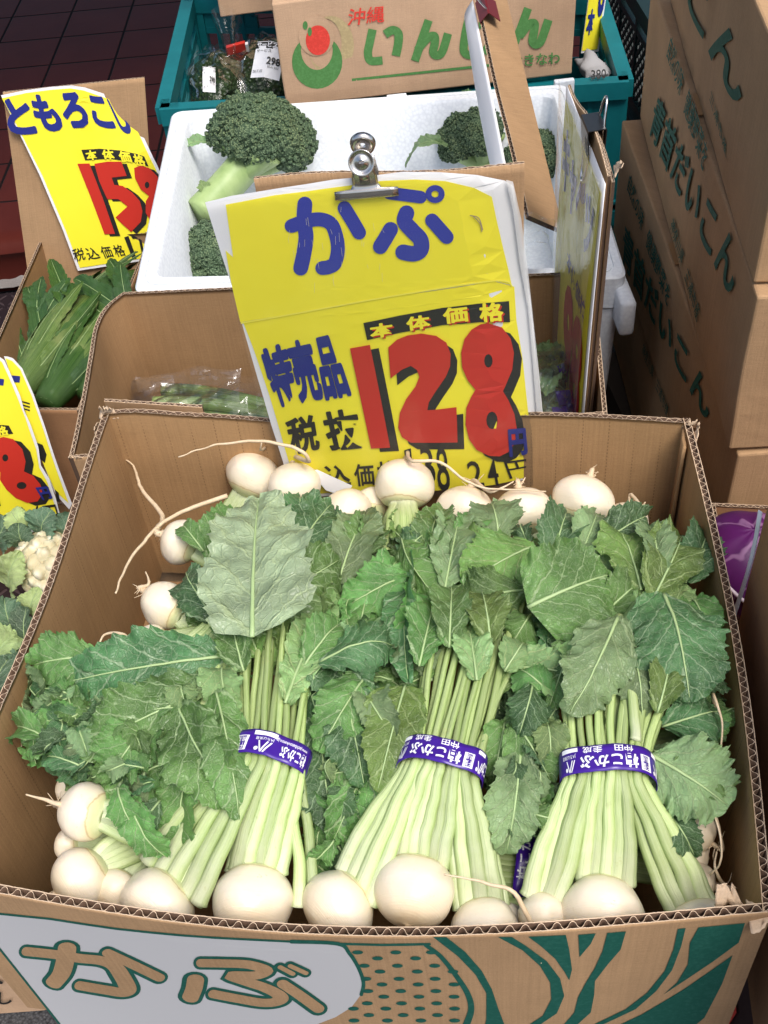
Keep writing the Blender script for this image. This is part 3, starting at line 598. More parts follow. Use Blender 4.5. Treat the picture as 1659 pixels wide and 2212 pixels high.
def tape(parent, L_, R_, C_, axis, wid, thick, texts, name='tape'):
    """a printed purple tape round the stalks: left and right ends as seen, axis along the stalks"""
    a = (R_ - L_) / 2; o = (R_ + L_) / 2; ax = (axis - a.normalized() * axis.dot(a.normalized())).normalized(); nn = a.normalized().cross(ax)
    if nn.dot(CAM - o) < 0: nn = -nn
    def f(u, v, off=0.0):                    # u: angle 0 at right side, pi at left, facing the viewer between
        th = u; d = a * math.cos(th) * (1 + off / a.length) + nn * (thick + off) * math.copysign(abs(math.sin(th)) ** .85, math.sin(th)); s_ = .0016 * nz((math.cos(th) * 3, v * 2, a.x * 99 + off * 0))
        return o + d + ax * (wid * (v - .5)) + nn * s_ + ax * (.0012 * math.sin(th * 3 + o.x * 40))
    mb = MB(); mb.grid(lambda u, v: f(u * 2 * PI, v), 64, 6)
    tp_ = mb.build(name, M['purple'], parent, True, solid=.0003); mb = MB()
    # upside-down white print: text runs from the right end to the left end
    for body, u0, u1, v0, v1, bold in texts:
        if body == 'frame':
            for (x0, y0, x1, y1) in ((u0, v0, u1, v0 + .035), (u0, v1 - .035, u1, v1), (u0, v0, u0 + .06, v1), (u1 - .06, v0, u1, v1)):
                mb.grid(lambda u, v: f(x0 + (x1 - x0) * u, y0 + (y1 - y0) * v, .0009), 3, 2)
            continue
        if body == 'box':
            mb.grid(lambda u, v: f(u0 + (u1 - u0) * u, v0 + (v1 - v0) * v, .0008), 6, 2); continue
        if body == 'mark':                   # a ridge mark with a dot
            du = u1 - u0; dv = v1 - v0
            for (x0, x1) in ((0, .34), (.22, .50)):
                mb.grid(lambda u, v: f(u0 + du * (x0 + (x1 - x0) * v + .10 * u), v1 - dv * v, .0009), 1, 6)
            mb.grid(lambda u, v: f(u0 + du * (.5 + .28 * (1 - v) + .1 * u), v1 - dv * v, .0009), 1, 6)
            mb.grid(lambda u, v: f(u0 + du * (.86 + .13 * v * math.cos(u * 2 * PI)), v0 + dv * (.25 + .18 * v * math.sin(u * 2 * PI)), .0009), 12, 2); continue
        pts, tri = glyphs(body, bold)
        for t_ in tri: mb.face(tuple(mb.add(f(u0 + (u1 - u0) * pts[i][0], v1 + (v0 - v1) * pts[i][1], .0009)) for i in t_))
    mb.build('tape_print', M['t_white'], tp_, True)
    return tp_

bunches = 'bunches of white turnips in the carton'
def bunch(px, label): return thing('turnip_bunch', pt(px[0], px[1], -.03), label, 'turnips', bunches)
def front_bunch(label, bulbs, band, tops, texts, zt=.012, seed=1, ax_to=None, fan=1.0):
    """bulbs: (px, r, crown, n stalks, spread); band: left px, right px; tops: left px, right px"""
    o = bunch(band[0], label); r = random.Random(seed); bl, br = [pt(*p, .010) for p in band]; mid = (bl + br) / 2; a = (br - bl) / 2
    t0 = pt(*tops[0], zt); t1 = pt(*tops[1], zt); axis = ((t0 + t1) / 2 - mid).normalized(); nn = a.normalized().cross(axis); nn = nn if nn.dot(CAM - mid) > 0 else -nn
    th = a.length * .66; order = []
    for (px, rp, crown, ns, kw) in bulbs:
        c, rad, ax, cp = bulb(o, px, rp, crown, **{k: v for k, v in kw.items() if k in ('cz', 'z', 'squash', 'root', 'rr')})
        for i in range(ns): order.append((c, rad, ax, cp, i / max(1, ns - 1) - .5, kw))
    tot = len(order); ends = []
    for gi, (c, rad, ax, cp, f, kw) in enumerate(order):
        side = a.normalized(); side = (side - ax * side.dot(ax)).normalized(); dep = ax.cross(side); dep = dep if dep.dot(nn) > 0 else -dep
        x = -1 + 2 * (gi + .5) / tot + r.uniform(-.05, .05); x = max(-.93, min(.93, x)); lay = (1, .45, .85, .1)[gi % 4]
        y = math.sqrt(max(0, 1 - x * x)) * lay; mp = mid + a * x * .93 + nn * (th * .80 * y - .003)
        s0 = cp + side * f * rad * 1.05 + dep * rad * (.26 * lay - .02) - ax * .004
        s1 = cp + side * f * rad * kw.get('sp', 1.22) + dep * rad * (.40 * lay) + ax * .022
        s2 = s1.lerp(mp, .5) + side * f * .002 + nn * .003 * lay
        pre = mp - axis * .012; post = mp + axis * .014
        tx = x * fan + r.uniform(-.22, .22); e = (t0 + t1) / 2 + (t1 - t0) / 2 * tx + axis * r.uniform(-.02, .03) + nn * (.014 * y - .004)
        r0 = r.uniform(.0060, .0082) * kw.get('th', 1); s0 = cp + side * f * rad * kw.get('sp', 1.22) * .92 + dep * rad * (.30 * lay - .02) - ax * .004; bow = nn * (.005 * lay) + side * f * .004
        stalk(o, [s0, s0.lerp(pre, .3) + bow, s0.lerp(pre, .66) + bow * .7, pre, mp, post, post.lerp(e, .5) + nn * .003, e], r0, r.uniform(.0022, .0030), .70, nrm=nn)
        ends.append((e, (e - mp).normalized(), nn, lay))
    tape(o, bl - a * .03, br + a * .03, mid, axis, .0205, th, texts)
    return o, ends
TXT = lambda sh: [('柏こかぶ', .95 + sh, 2.2 + sh, .10, .62, .03), ('仲田　圭成', 1.05 + sh, 2.12 + sh, .70, .95, .008), ('frame', .60 + sh, .88 + sh, .08, .68, 0), ('県産', .63 + sh, .85 + sh, .40, .62, .004), ('千葉', .63 + sh, .85 + sh, .13, .36, .004), ('mark', 2.32 + sh, 2.62 + sh, .05, .5, 0), ('JAちば東葛', 2.30 + sh, 2.72 + sh, .55, .72, .0), ('box', 2.25 + sh, 2.75 + sh, .78, .93, 0), ('mark', .22 + sh, .50 + sh, .05, .5, 0), ('box', .2 + sh, .5 + sh, .78, .93, 0)]
f1, e1 = front_bunch('purple taped turnip bunch at front left whose two bulbs sit before the carton wall', [((345, 1952), 86, (400, 1893), 9, dict(squash=.80, th=1.1, sp=2.0)), ((548, 1942), 90, (560, 1855), 10, dict(squash=.86))],
    ((492, 1628), (662, 1655)), ((500, 1360), (690, 1370)), [(b, u0, u1, v0, v1, bo) for b, u0, u1, v0, v1, bo in [('柏こかぶ', .30, 1.12, .10, .62, .03), ('www.jachibatoukatsu.jp', .35, 1.3, .68, .86, .006), ('mark', 1.35, 1.75, .08, .55, 0), ('JAちば東葛', 1.33, 1.78, .58, .72, 0), ('box', 1.28, 1.85, .77, .93, 0), ('frame', 1.95, 2.3, .10, .72, 0), ('県産', 2.0, 2.25, .42, .65, .004), ('千葉', 2.0, 2.25, .16, .38, .004), ('柏こ', 2.42, 2.85, .10, .62, .03)]], seed=3)
f2, e2 = front_bunch('purple taped turnip bunch at front centre with its stalks leaning right', [((735, 1955), 82, (822, 1880), 7, dict(squash=.84)), ((895, 1918), 87, (912, 1835), 10, dict(squash=.86, z=.822, root=None)), ((1047, 2003), 76, (1030, 1915), 7, dict(squash=.86))],
    ((866, 1637), (1044, 1672)), ((925, 1330), (1140, 1350)), TXT(.15) + [('こか', .12, .42, .10, .62, .03)], seed=8)
f3, e3 = front_bunch('purple taped turnip bunch at front right with its stalks spread wide below the tape', [((1172, 1972), 52, (1175, 1905), 7, dict(squash=.9, root=[(1120, 1940, .022, None), (1040, 1905, .026, None), (960, 1890, .028, None)], rr=.0026)), ((1300, 1962), 90, (1300, 1880), 10, dict(squash=.80)), ((1508, 1995), 70, (1470, 1915), 7, dict(squash=.75, z=.795))],
    ((1212, 1668), (1413, 1672)), ((1195, 1440), (1440, 1420)), TXT(.0), seed=14, fan=1.1)
for o, ends, ks in ((f1, e1, ('mid', 'lite', 'olive')), (f2, e2, ('mid', 'olive', 'lite', 'grey')), (f3, e3, ('mid', 'dark', 'grey', 'lite'))):
    for i, (e, d, nn, lay) in enumerate(ends):
        if rng.random() < .42: continue
        q = e - d * .02; tip = e + d * rng.uniform(.05, .085) + V((rng.uniform(-.02, .02), 0, rng.uniform(-.014, .004)))
        leaf(o, q - nn * .010, tip - nn * .016, rng.uniform(26, 74), rng.choice(ks), lift=.004, roll=rng.uniform(-35, 35), fold=rng.uniform(-.1, .45), seed=i + q.x * 10, shape=rng.choice(('leaf', 'leaf', 'long')), up=nn)
    for i, (e, d, nn, lay) in enumerate(ends):            # ragged wings low on the stalks
        if i % 3 == 0: leaf(o, e - d * .055 + nn * .002, e + nn * .001, rng.uniform(14, 24), rng.choice(('lite', 'olive')), lift=.001, roll=rng.uniform(-40, 40), fold=.2, seed=i * 3.1, shape='long', up=nn, rib=.8)
bk = []
def back_bunch(label, px, bulbs, sl=.07, drop=0):
    o = bunch(px, label)
    for (p, r_, crown, kw) in bulbs:
        c, rad, ax, cp = bulb(o, p, r_, crown, **kw)
        for i in range(5):
            f = i / 4 - .5; side = ax.cross(V((0, -.5, .9))).normalized()
            stalk(o, [cp - side * f * rad * .5 - ax * .004, cp - side * f * rad * .9 + ax * .02, cp - side * f * rad * 1.0 + ax * sl + V((0, 0, -drop))], .0058, .0045, .8, nrm=V((0, -.5, .9)))
    return o
b1 = back_bunch('turnip bunch at the back left whose two bulbs overlap below the price card', (590, 1080), [((545, 1032), 58, (520, 1085), dict(cz=-.014, squash=.86, root=[(563, 972, .0, .832), (566, 950, 0, .845)])), ((637, 1055), 58, (640, 1110), dict(cz=-.014, z=.798, squash=.85, root=[(668, 997, 0, .83), (640, 968, 0, .848), (560, 953, 0, .852), (480, 958, 0, .850), (440, 968, 0, .846), (385, 987, 0, .84)], rr=.0026))])
b2 = back_bunch('turnip bunch at the back centre with one round bulb raised on pale stalks', (830, 1110), [((750, 1108), 56, (775, 1160), dict(cz=-.014, z=.796)), ((806, 1092), 40, (800, 1150), dict(z=.785, root=[(830, 1070, .01, None)])), ((873, 1052), 65, (868, 1115), dict(cz=-.014, z=.812, squash=.84, root=[(890, 996, 0, .838), (950, 998, 0, .838), (1030, 1050, 0, .825), (1120, 1058, 0, .822), (1180, 1062, 0, .82)], rr=.0024))])
b3 = back_bunch('turnip bunch at the back right of centre whose two thin roots cross the card', (1070, 1120), [((1003, 1108), 62, (985, 1170), dict(cz=-.014, z=.796, root=[(1060, 1062, 0, .818), (1110, 1040, 0, .826)], rr=.003)), ((1130, 1112), 64, (1140, 1172), dict(cz=-.014, z=.800, squash=.82, root=[(1122, 1050, .01, None), (1135, 1032, .012, None)], rr=.003))])
b4 = back_bunch('turnip bunch in the back right corner with a flat bulb pointing its short root up', (1300, 1110), [((1258, 1085), 65, (1240, 1145), dict(cz=-.014, z=.805, squash=.80, root=[(1272, 1036, .01, None), (1286, 1026, .012, None)], rr=.003)), ((1352, 1132), 50, (1340, 1190), dict(cz=-.014, z=.79, root=[(1385, 1092, .01, None), (1393, 1085, .01, None)], rr=.0026))])
b5 = back_bunch('turnip bunch against the left carton wall with long thin roots curling over it', (380, 1290), [((395, 1172), 50, (460, 1200), dict(cz=-.006, z=.825, root=[(350, 1115, .01, None), (305, 1055, .012, None), (290, 1010, .012, None), (260, 982, .01, None)], rr=.0034)), ((362, 1310), 50, (425, 1350), dict(cz=-.004, z=.83, squash=1.1, root=[(322, 1262, .01, None), (315, 1235, .012, None)], rr=.003)), ((335, 1392), 42, (400, 1385), dict(cz=0, z=.825, root=[(270, 1372, .01, None), (225, 1372, .005, None), (205, 1420, .0, None)], rr=.0026))])
mb_ = MB(); P_ = cat_pts([pt(*p, .02) for p in ((490, 1072), (420, 1095), (350, 1130), (300, 1185), (268, 1230), (250, 1282))], 8); mb_.tube([p + V((nz(p, 80), 0, nz(p + V((2, 2, 2)), 80))) * .0012 for p in P_], [.0024 * (1 - i / 60) for i in range(len(P_))], 7); mb_.build('root', M['root'], b1)
b6 = back_bunch('turnip bunch in the front left corner with a bare root reaching the wall', (220, 1830), [((190, 1755), 64, (262, 1772), dict(cz=.004, z=.835, squash=.86, root=[(130, 1738, .006, .83), (95, 1728, .006, .83), (55, 1716, .008, .83)], rr=.0034)), ((178, 1892), 64, (240, 1850), dict(cz=-.002, z=.812, squash=.92, root=[(118, 1925, 0, .80), (90, 1940, 0, .80)])), ((252, 1922), 52, (290, 1870), dict(cz=-.004, z=.80)), ((150, 1702), 30, (200, 1720), dict(z=.80)), ((150, 1825), 34, (220, 1820), dict(z=.80))], .085, .030)
b7 = back_bunch('turnip bunch half hidden along the right carton wall below a pale leaf', (1490, 1800), [((1500, 1797), 47, (1440, 1760), dict(z=.80, root=[(1545, 1760, .01, .82), (1560, 1850, .0, .82), (1535, 1890, .0, .80)], rr=.0014)), ((1495, 1848), 38, (1440, 1840), dict(z=.785)), ((1505, 1905), 42, (1450, 1890), dict(z=.785, root=[(1545, 1880, .0, .80), (1548, 1840, .0, .80)])), ((1500, 1590), 30, (1440, 1600), dict(z=.80, root=[(1540, 1500, .02, .83), (1560, 1560, .02, .83), (1558, 1620, .02, .82)], rr=.002))])
b8 = bunch((1130, 1850), 'lower turnip bunch in the shade between the centre and right bunches'); 
for i in range(14):
    y = 1780 + i * 13; stalk(b8, [at_z(1060, y, .765), at_z(1130, y + rng.uniform(-4, 4), .775), at_z(1240, y + rng.uniform(-6, 6), .77)], .006, .006, .8)
tape(b8, at_z(1142, 1775, .782), at_z(1142, 1945, .776), None, at_z(1200, 1860, .78) - at_z(1100, 1860, .78), .020, .014, [('仲田　圭成', .9, 2.2, .62, .92, .008), ('柏こかぶ', .9, 2.3, .08, .52, .02)])
mb = MB(); mb.tube(cat_pts([pt(*p, z=zq) for p, zq in (((1100, 1960), .79), ((1110, 1935), .80))], 5), [.001] * 6, 5)
bulb(f2, (1095, 1985), 40, (1060, 1900), z=.79)
stalk(f1, [at_z(676, 1960, .80), at_z(672, 1850, .815), at_z(655, 1720, .835), at_z(640, 1640, .85)], .0052, .0034, .75); stalk(f1, [at_z(645, 1960, .80), at_z(645, 1850, .82), at_z(625, 1720, .842), at_z(610, 1640, .853)], .0055, .0034, .75)
# ------- leaves that show one by one
HL = [ # bunch, base, tip, half width, kind, za, zb, extra
 (b1, (545, 1378), (560, 1068), 124, 'pale', .050, .062, dict(lift=.010, fold=.10, wav=.9, rib=1.5, shape='round', twist=6)),
 (b1, (500, 1362), (748, 1205), 96, 'mid', .026, .036, dict(lift=.010, fold=-.08)),
 (b1, (620, 1235), (715, 1092), 72, 'dark', .012, .03, dict(fold=.1)), (b1, (655, 1130), (650, 1075), 40, 'dark', .02, .03, dict()),
 (b2, (880, 1245), (740, 1318), 62, 'mid', .018, .010, dict(fold=-.2, lift=.012)), (b2, (690, 1432), (865, 1395), 66, 'dark', .024, .020, dict(fold=-.45, lift=.016, roll=-18)),
 (f1, (615, 1520), (712, 1285), 50, 'lite', .022, .016, dict(fold=.15, lift=.006, rib=1.6)),
 (b1, (560, 1420), (520, 1300), 50, 'olive', .010, .012, dict()), (b1, (470, 1350), (395, 1230), 52, 'dark', .014, .016, dict(fold=-.1)), (b1, (440, 1190), (400, 1140), 24, 'mid', .03, .03, dict(fold=.3)), (b1, (450, 1210), (505, 1100), 46, 'mid', .02, .03, dict()),
 (b6, (500, 1415), (120, 1478), 82, 'dark', .024, .012, dict(fold=-.14, lift=.010, rib=1.3, shape='leaf')), (b6, (215, 1420), (65, 1440), 66, 'mid', .012, .006, dict(fold=.1)), (b6, (480, 1480), (175, 1622), 92, 'mid', .018, .006, dict(fold=-.18, lift=.012)),
 (b6, (385, 1520), (510, 1735), 78, 'mid', .020, .014, dict(fold=.30, roll=12)), (f1, (465, 1490), (520, 1770), 56, 'mid', .028, .020, dict(fold=-.25, roll=-15)), (f1, (480, 1440), (500, 1560), 46, 'lite', .02, .012, dict()), (b6, (330, 1560), (235, 1690), 70, 'mid', .012, 0, dict()),
 (b6, (420, 1400), (330, 1700), 80, 'dark', .006, -.004, dict()), (b6, (420, 1440), (250, 1760), 62, 'mid', -.004, -.004, dict()), (b6, (350, 1600), (330, 1810), 60, 'mid', -.002, -.006, dict(roll=30)), (b6, (300, 1600), (270, 1800), 56, 'dark', -.006, -.010, dict(roll=40)), (b6, (420, 1640), (400, 1850), 60, 'mid', .0, -.008, dict(roll=20, fold=.4)),
 (f1, (795, 1455), (690, 1625), 66, 'mid', .014, .010, dict(fold=-.15)), (f2, (745, 1480), (790, 1700), 74, 'dark', .012, .004, dict(fold=-.12)), (f2, (875, 1480), (815, 1712), 66, 'olive', .020, .010, dict(fold=.12, shape='round', lift=.010, wav=.5)), (f1, (690, 1560), (720, 1800), 70, 'dark', -.004, -.008, dict()), (f2, (830, 1560), (720, 1830), 66, 'mid', -.008, -.010, dict()), (f2, (790, 1500), (850, 1600), 44, 'grey', .018, .014, dict(fold=.4)), (f2, (720, 1400), (780, 1560), 66, 'dark', .008, .002, dict()),
 (b2, (905, 1200), (885, 1480), 40, 'dark', .018, .012, dict(fold=.7, roll=40)), (b2, (885, 1270), (860, 1420), 46, 'mid', .012, .006, dict(fold=.5, roll=-30)), (b2, (760, 1220), (810, 1130), 52, 'mid', .012, .02, dict(fold=.2)), (b2, (860, 1210), (930, 1150), 44, 'dark', .016, .022, dict(fold=-.3)), (b2, (730, 1260), (790, 1110), 56, 'grey', .010, .022, dict(fold=.3)), (b2, (870, 1160), (940, 1290), 44, 'mid', .028, .018, dict(fold=-.5, roll=30)), (b2, (800, 1320), (860, 1210), 50, 'mid', .006, .016, dict()),
 (b3, (960, 1275), (995, 1105), 50, 'grey', .020, .028, dict(fold=.35)), (b3, (930, 1230), (960, 1100), 44, 'mid', .018, .026, dict(fold=.4, roll=-25)), (b3, (1155, 1180), (1005, 1262), 84, 'olive', .032, .022, dict(fold=-.10, wav=.7)), (b3, (1130, 1275), (990, 1310), 78, 'mid', .022, .012, dict(fold=-.2)), (b3, (1145, 1330), (1100, 1400), 48, 'mid', .014, .006, dict(fold=-.5)),
 (b3, (1140, 1312), (1325, 1240), 126, 'mid', .042, .038, dict(fold=-.12, lift=.012, wav=.7, rib=1.4, shape='round')), (b3, (1080, 1170), (1060, 1090), 60, 'grey', .02, .03, dict(fold=.1)), (b3, (1190, 1210), (1220, 1112), 52, 'dark', .022, .030, dict(fold=.4)),
 (b4, (1250, 1210), (1290, 1105), 44, 'grey', .024, .032, dict(fold=.3)), (b4, (1385, 1275), (1330, 1145), 64, 'olive', .030, .030, dict(fold=.1)), (b4, (1410, 1295), (1475, 1150), 66, 'olive', .030, .026, dict(fold=.15)), (b4, (1420, 1250), (1400, 1140), 40, 'grey', .034, .034, dict(fold=.5)), (b4, (1320, 1270), (1260, 1160), 52, 'grey', .016, .026, dict()), (b4, (1290, 1180), (1400, 1115), 50, 'dark', .02, .024, dict()), (b4, (1480, 1260), (1525, 1150), 50, 'dark', .016, .016, dict()),
 (b4, (1432, 1285), (1490, 1515), 108, 'dark', .042, .028, dict(fold=-.16, lift=.014, rib=1.4, wav=.8)), (b4, (1490, 1290), (1530, 1400), 46, 'mid', .014, .0, dict()), (f3, (1335, 1332), (1235, 1545), 76, 'grey', .052, .034, dict(fold=-.15, lift=.010, rib=1.4)), (f3, (1360, 1400), (1390, 1560), 46, 'grey', .030, .018, dict(fold=-.3)), (f3, (1300, 1330), (1380, 1260), 56, 'mid', .016, .02, dict()), (f3, (1110, 1440), (1290, 1470), 56, 'lite', .014, .012, dict(fold=.2)), (f3, (1230, 1400), (1180, 1530), 56, 'mid', .018, .012, dict(fold=-.3)),
 (f2, (1030, 1470), (1010, 1345), 44, 'lite', .024, .022, dict(fold=.3, lift=.006)), (f2, (905, 1440), (940, 1300), 46, 'mid', .022, .022, dict(fold=.3)), (f2, (1090, 1450), (1130, 1390), 44, 'lite', .020, .018, dict(fold=-.2)), (f2, (970, 1400), (975, 1270), 46, 'mid', .028, .030, dict(fold=.4)), (f2, (1060, 1390), (1040, 1280), 50, 'olive', .028, .030, dict(fold=.2)),
 (f1, (525, 1450), (505, 1330), 46, 'mid', .024, .022, dict(fold=.3)), (f1, (655, 1440), (740, 1345), 50, 'mid', .020, .018, dict(fold=.2)), (f3, (1270, 1500), (1240, 1400), 44, 'lite', .020, .02, dict(fold=.3)), (f3, (1420, 1540), (1440, 1420), 40, 'olive', .022, .022, dict(fold=.4)), (f3, (1190, 1500), (1120, 1450), 44, 'mid', .014, .010, dict(fold=-.3)),
 (b6, (285, 1725), (362, 1858), 44, 'mid', .016, .006, dict(fold=.2, roll=15)), (b6, (345, 1730), (290, 1835), 36, 'dark', .014, .006, dict(fold=-.3)), (b6, (255, 1700), (300, 1800), 34, 'mid', .018, .010, dict(fold=.3)),
 (b7, (1405, 1630), (1578, 1742), 100, 'grey', .012, .006, dict(fold=-.08, lift=.006, rib=1.5)), (b7, (1430, 1570), (1568, 1530), 56, 'dark', .006, .0, dict(fold=-.2)), (b7, (1440, 1690), (1580, 1660), 60, 'mid', .0, -.008, dict()), (b7, (1420, 1730), (1500, 1850), 40, 'dark', -.006, -.012, dict()), (b7, (1450, 1460), (1570, 1460), 50, 'dark', -.004, -.008, dict()),
 (b8, (1125, 1620), (1095, 1850), 60, 'grey', .006, -.004, dict(fold=.35, rib=1.3)), (b8, (1110, 1560), (1190, 1690), 58, 'mid', .008, .0, dict(fold=-.2)), (b8, (1150, 1480), (1120, 1590), 46, 'dark', .022, .014, dict(fold=-.5)), (b8, (1090, 1560), (1060, 1700), 46, 'mid', .0, -.008, dict()), (b8, (1170, 1680), (1190, 1800), 46, 'mid', -.004, -.012, dict(roll=30)), (b8, (1180, 1560), (1190, 1660), 40, 'lite', .006, .0, dict()),
]
for i, (o, a, b, w, k, za, zb, kw) in enumerate(HL): leaf(o, a, b, w, k, za=za, zb=zb, seed=i * 1.7 + .3, **kw)
stalk(f3, [pt(1372, 1600, .020), pt(1368, 1520, .026), pt(1352, 1410, .038), pt(1336, 1330, .045)], .0042, .0036, .8)
# ------- the mass of smaller leaves in the gaps
def fill(o, poly, n_, ks, size, dzr, dirs):
    xs = [p[0] for p in poly]; ys = [p[1] for p in poly]; k = 0
    def inside(x, y):
        c = False
        for (x0, y0), (x1, y1) in zip(poly, poly[1:] + poly[:1]):
            if (y0 > y) != (y1 > y) and x < (x1 - x0) * (y - y0) / (y1 - y0) + x0: c = not c
        return c
    while k < n_:
        x, y = rng.uniform(min(xs), max(xs)), rng.uniform(min(ys), max(ys))
        if not inside(x, y): continue
        k += 1; a = R(rng.uniform(*dirs)); s_ = rng.uniform(*size); d0 = rng.uniform(*dzr)
        leaf(o, (x - math.cos(a) * s_ * .9, y - math.sin(a) * s_ * .9), (x + math.cos(a) * s_ * .9, y + math.sin(a) * s_ * .9), s_ * rng.uniform(.6, .95), rng.choice(ks), za=d0, zb=d0 - rng.uniform(0, .014), lift=rng.uniform(.003, .012), roll=rng.uniform(-45, 45), fold=rng.uniform(-.5, .5), wav=rng.uniform(.9, 1.8), twist=rng.uniform(-55, 55), curl=rng.uniform(-.3, .5), seed=x * .13 + y * .07)
fill(b6, [(270, 1720), (360, 1720), (330, 1800), (280, 1800)], 7, ('mid', 'dark', 'mid'), (30, 44), (-.010, .0), (60, 150))
fill(b6, [(50, 1430), (150, 1420), (200, 1680), (110, 1640), (50, 1560)], 26, ('mid', 'dark', 'grey'), (34, 56), (-.012, .008), (90, 210))
fill(b6, [(60, 1470), (200, 1450), (420, 1500), (480, 1640), (420, 1740), (320, 1760), (180, 1670), (80, 1620)], 46, ('mid', 'dark', 'mid', 'dark', 'grey'), (38, 66), (-.022, .004), (60, 200))
fill(b6, [(60, 1480), (300, 1560), (330, 1720), (160, 1700)], 26, ('mid', 'dark', 'grey'), (34, 52), (-.006, .008), (80, 170))
fill(f1, [(640, 1480), (860, 1480), (850, 1640), (760, 1850), (690, 1850), (640, 1700)], 26, ('mid', 'dark', 'dark'), (36, 60), (-.030, -.004), (20, 150))
fill(f2, [(690, 1700), (800, 1700), (740, 1900), (690, 1900)], 10, ('dark', 'mid'), (30, 46), (-.045, -.02), (20, 150))
fill(b8, [(1050, 1500), (1200, 1500), (1200, 1800), (1070, 1800)], 26, ('mid', 'dark', 'grey', 'mid'), (34, 54), (-.028, -.004), (20, 160))
fill(b7, [(1400, 1520), (1570, 1520), (1570, 1760), (1440, 1800)], 14, ('mid', 'dark', 'grey'), (36, 56), (-.028, -.008), (-30, 90))
fill(b2, [(640, 1150), (820, 1170), (900, 1190), (960, 1160), (960, 1400), (880, 1500), (700, 1480), (640, 1300)], 34, ('mid', 'dark', 'mid', 'grey'), (36, 62), (-.02, .008), (-130, 60))
fill(b3, [(900, 1140), (1220, 1150), (1220, 1440), (900, 1440)], 26, ('mid', 'olive', 'grey', 'dark'), (36, 58), (-.02, .012), (-130, 60))
fill(b4, [(1200, 1140), (1490, 1160), (1500, 1450), (1200, 1440)], 34, ('mid', 'olive', 'grey', 'dark'), (38, 62), (-.02, .014), (-130, 70))
fill(b2, [(660, 1130), (820, 1140), (900, 1160), (900, 1220), (660, 1220)], 20, ('mid', 'dark', 'grey', 'olive'), (24, 44), (.008, .026), (-140, 60))
fill(b3, [(920, 1140), (1180, 1150), (1180, 1200), (900, 1220)], 20, ('mid', 'olive', 'grey', 'dark'), (24, 44), (.008, .028), (-140, 60))
fill(b4, [(1180, 1150), (1480, 1150), (1480, 1220), (1180, 1200)], 18, ('mid', 'olive', 'grey', 'dark'), (24, 44), (.010, .028), (-140, 60))
fill(b2, [(700, 1250), (890, 1240), (890, 1480), (720, 1470)], 18, ('mid', 'dark', 'grey', 'mid'), (24, 44), (.0, .018), (-60, 140))
fill(f1, [(690, 1470), (870, 1470), (830, 1700), (700, 1700)], 20, ('mid', 'dark', 'grey', 'lite'), (22, 42), (-.006, .012), (10, 170))
fill(b8, [(1080, 1500), (1190, 1500), (1190, 1760), (1090, 1800)], 18, ('mid', 'dark', 'grey', 'lite'), (22, 40), (-.008, .010), (10, 170))
fill(b6, [(60, 1540), (330, 1600), (330, 1710), (150, 1660)], 34, ('mid', 'dark', 'grey', 'mid'), (20, 38), (-.002, .012), (50, 190))
fill(b6, [(330, 1420), (500, 1420), (480, 1560), (360, 1560)], 12, ('mid', 'dark', 'lite'), (22, 40), (.008, .022), (40, 200))
fill(b5, [(430, 1250), (520, 1250), (560, 1450), (330, 1490), (400, 1420)], 16, ('mid', 'dark', 'lite'), (30, 50), (-.022, .004), (-60, 120))
for i in range(7): stalk(b5, [pt(395 + i * 4, 1395 + i * 10, .004), pt(440 + i * 4, 1355 + i * 10, .012), pt(500, 1300 + i * 10, .012)], .0052, .004, .8)

for i in range(3): stalk(f1, [pt(440 + i * 22, 1560, .014), pt(455 + i * 16, 1480, .016), pt(500 + i * 10, 1380, .016)], .0046, .004, .8)
for i in range(5): stalk(b2, [pt(852 + i * 9, 1090, 0, .808), pt(845 + i * 13, 1122, 0, .822), pt(834 + i * 18, 1200, 0, .815)], .0058, .0045, .8)
# ================================================================== price cards
def poly_sheet(mb, sf, px_pts, off, m): sf.loops(mb, [px_pts], off, m)
cTL, cTR, cBL = at_y(443, 437, .815), at_y(1115, 385, .780), at_y(634, 1075, .790)
CWD = (cTR - cTL).length
CS = Surf(cTL, cTR - cTL, cBL - cTL, lambda u, v: .010 * math.sin(PI * min(max(u / CWD, -.1), 1.1)) - .012 * max(0, (u / CWD - .82)) * 5 * max(0, u / CWD - .82) * 4 + .0025 * math.sin(v * 21 + u * 9))
pc = thing('price_card', cBL.lerp(cTR, .5), 'yellow price card reading 128 in red under a metal clip above the turnips', 'price card')
pc.location.z = cBL.z
sheet_px = [(443, 437), (500, 423), (600, 407), (720, 388), (800, 380), (870, 371), (950, 372), (1030, 378), (1090, 390), (1108, 400), (1120, 470), (1132, 560), (1145, 640), (1152, 700), (1158, 780), (1166, 880), (1172, 960), (1178, 1029), (1100, 1040), (1000, 1052), (900, 1060), (730, 1068), (634, 1080), (612, 1000), (585, 915), (555, 812), (520, 690), (505, 630), (480, 555)]
mb = MB(); CS.loops(mb, [sheet_px], 0, 0); sheet = mb.build('card_sheet', M['p_white'], pc, True)
mb = MB()
up_y = [zp(2, 5, 1232), zp(2, 300, 1175), zp(2, 660, 1128), zp(2, 950, 1088), zp(2, 1150, 1080), zp(2, 1330, 1090), zp(2, 1500, 1130), zp(2, 1610, 1185), zp(2, 1640, 1330), zp(7, 1440, 0), zp(7, 1462, 90), zp(7, 1478, 165), zp(7, 1385, 141), zp(7, 900, 215), zp(7, 400, 305), zp(7, 192, 340), zp(7, 150, 160), zp(7, 122, 0), zp(2, 50, 1550)]
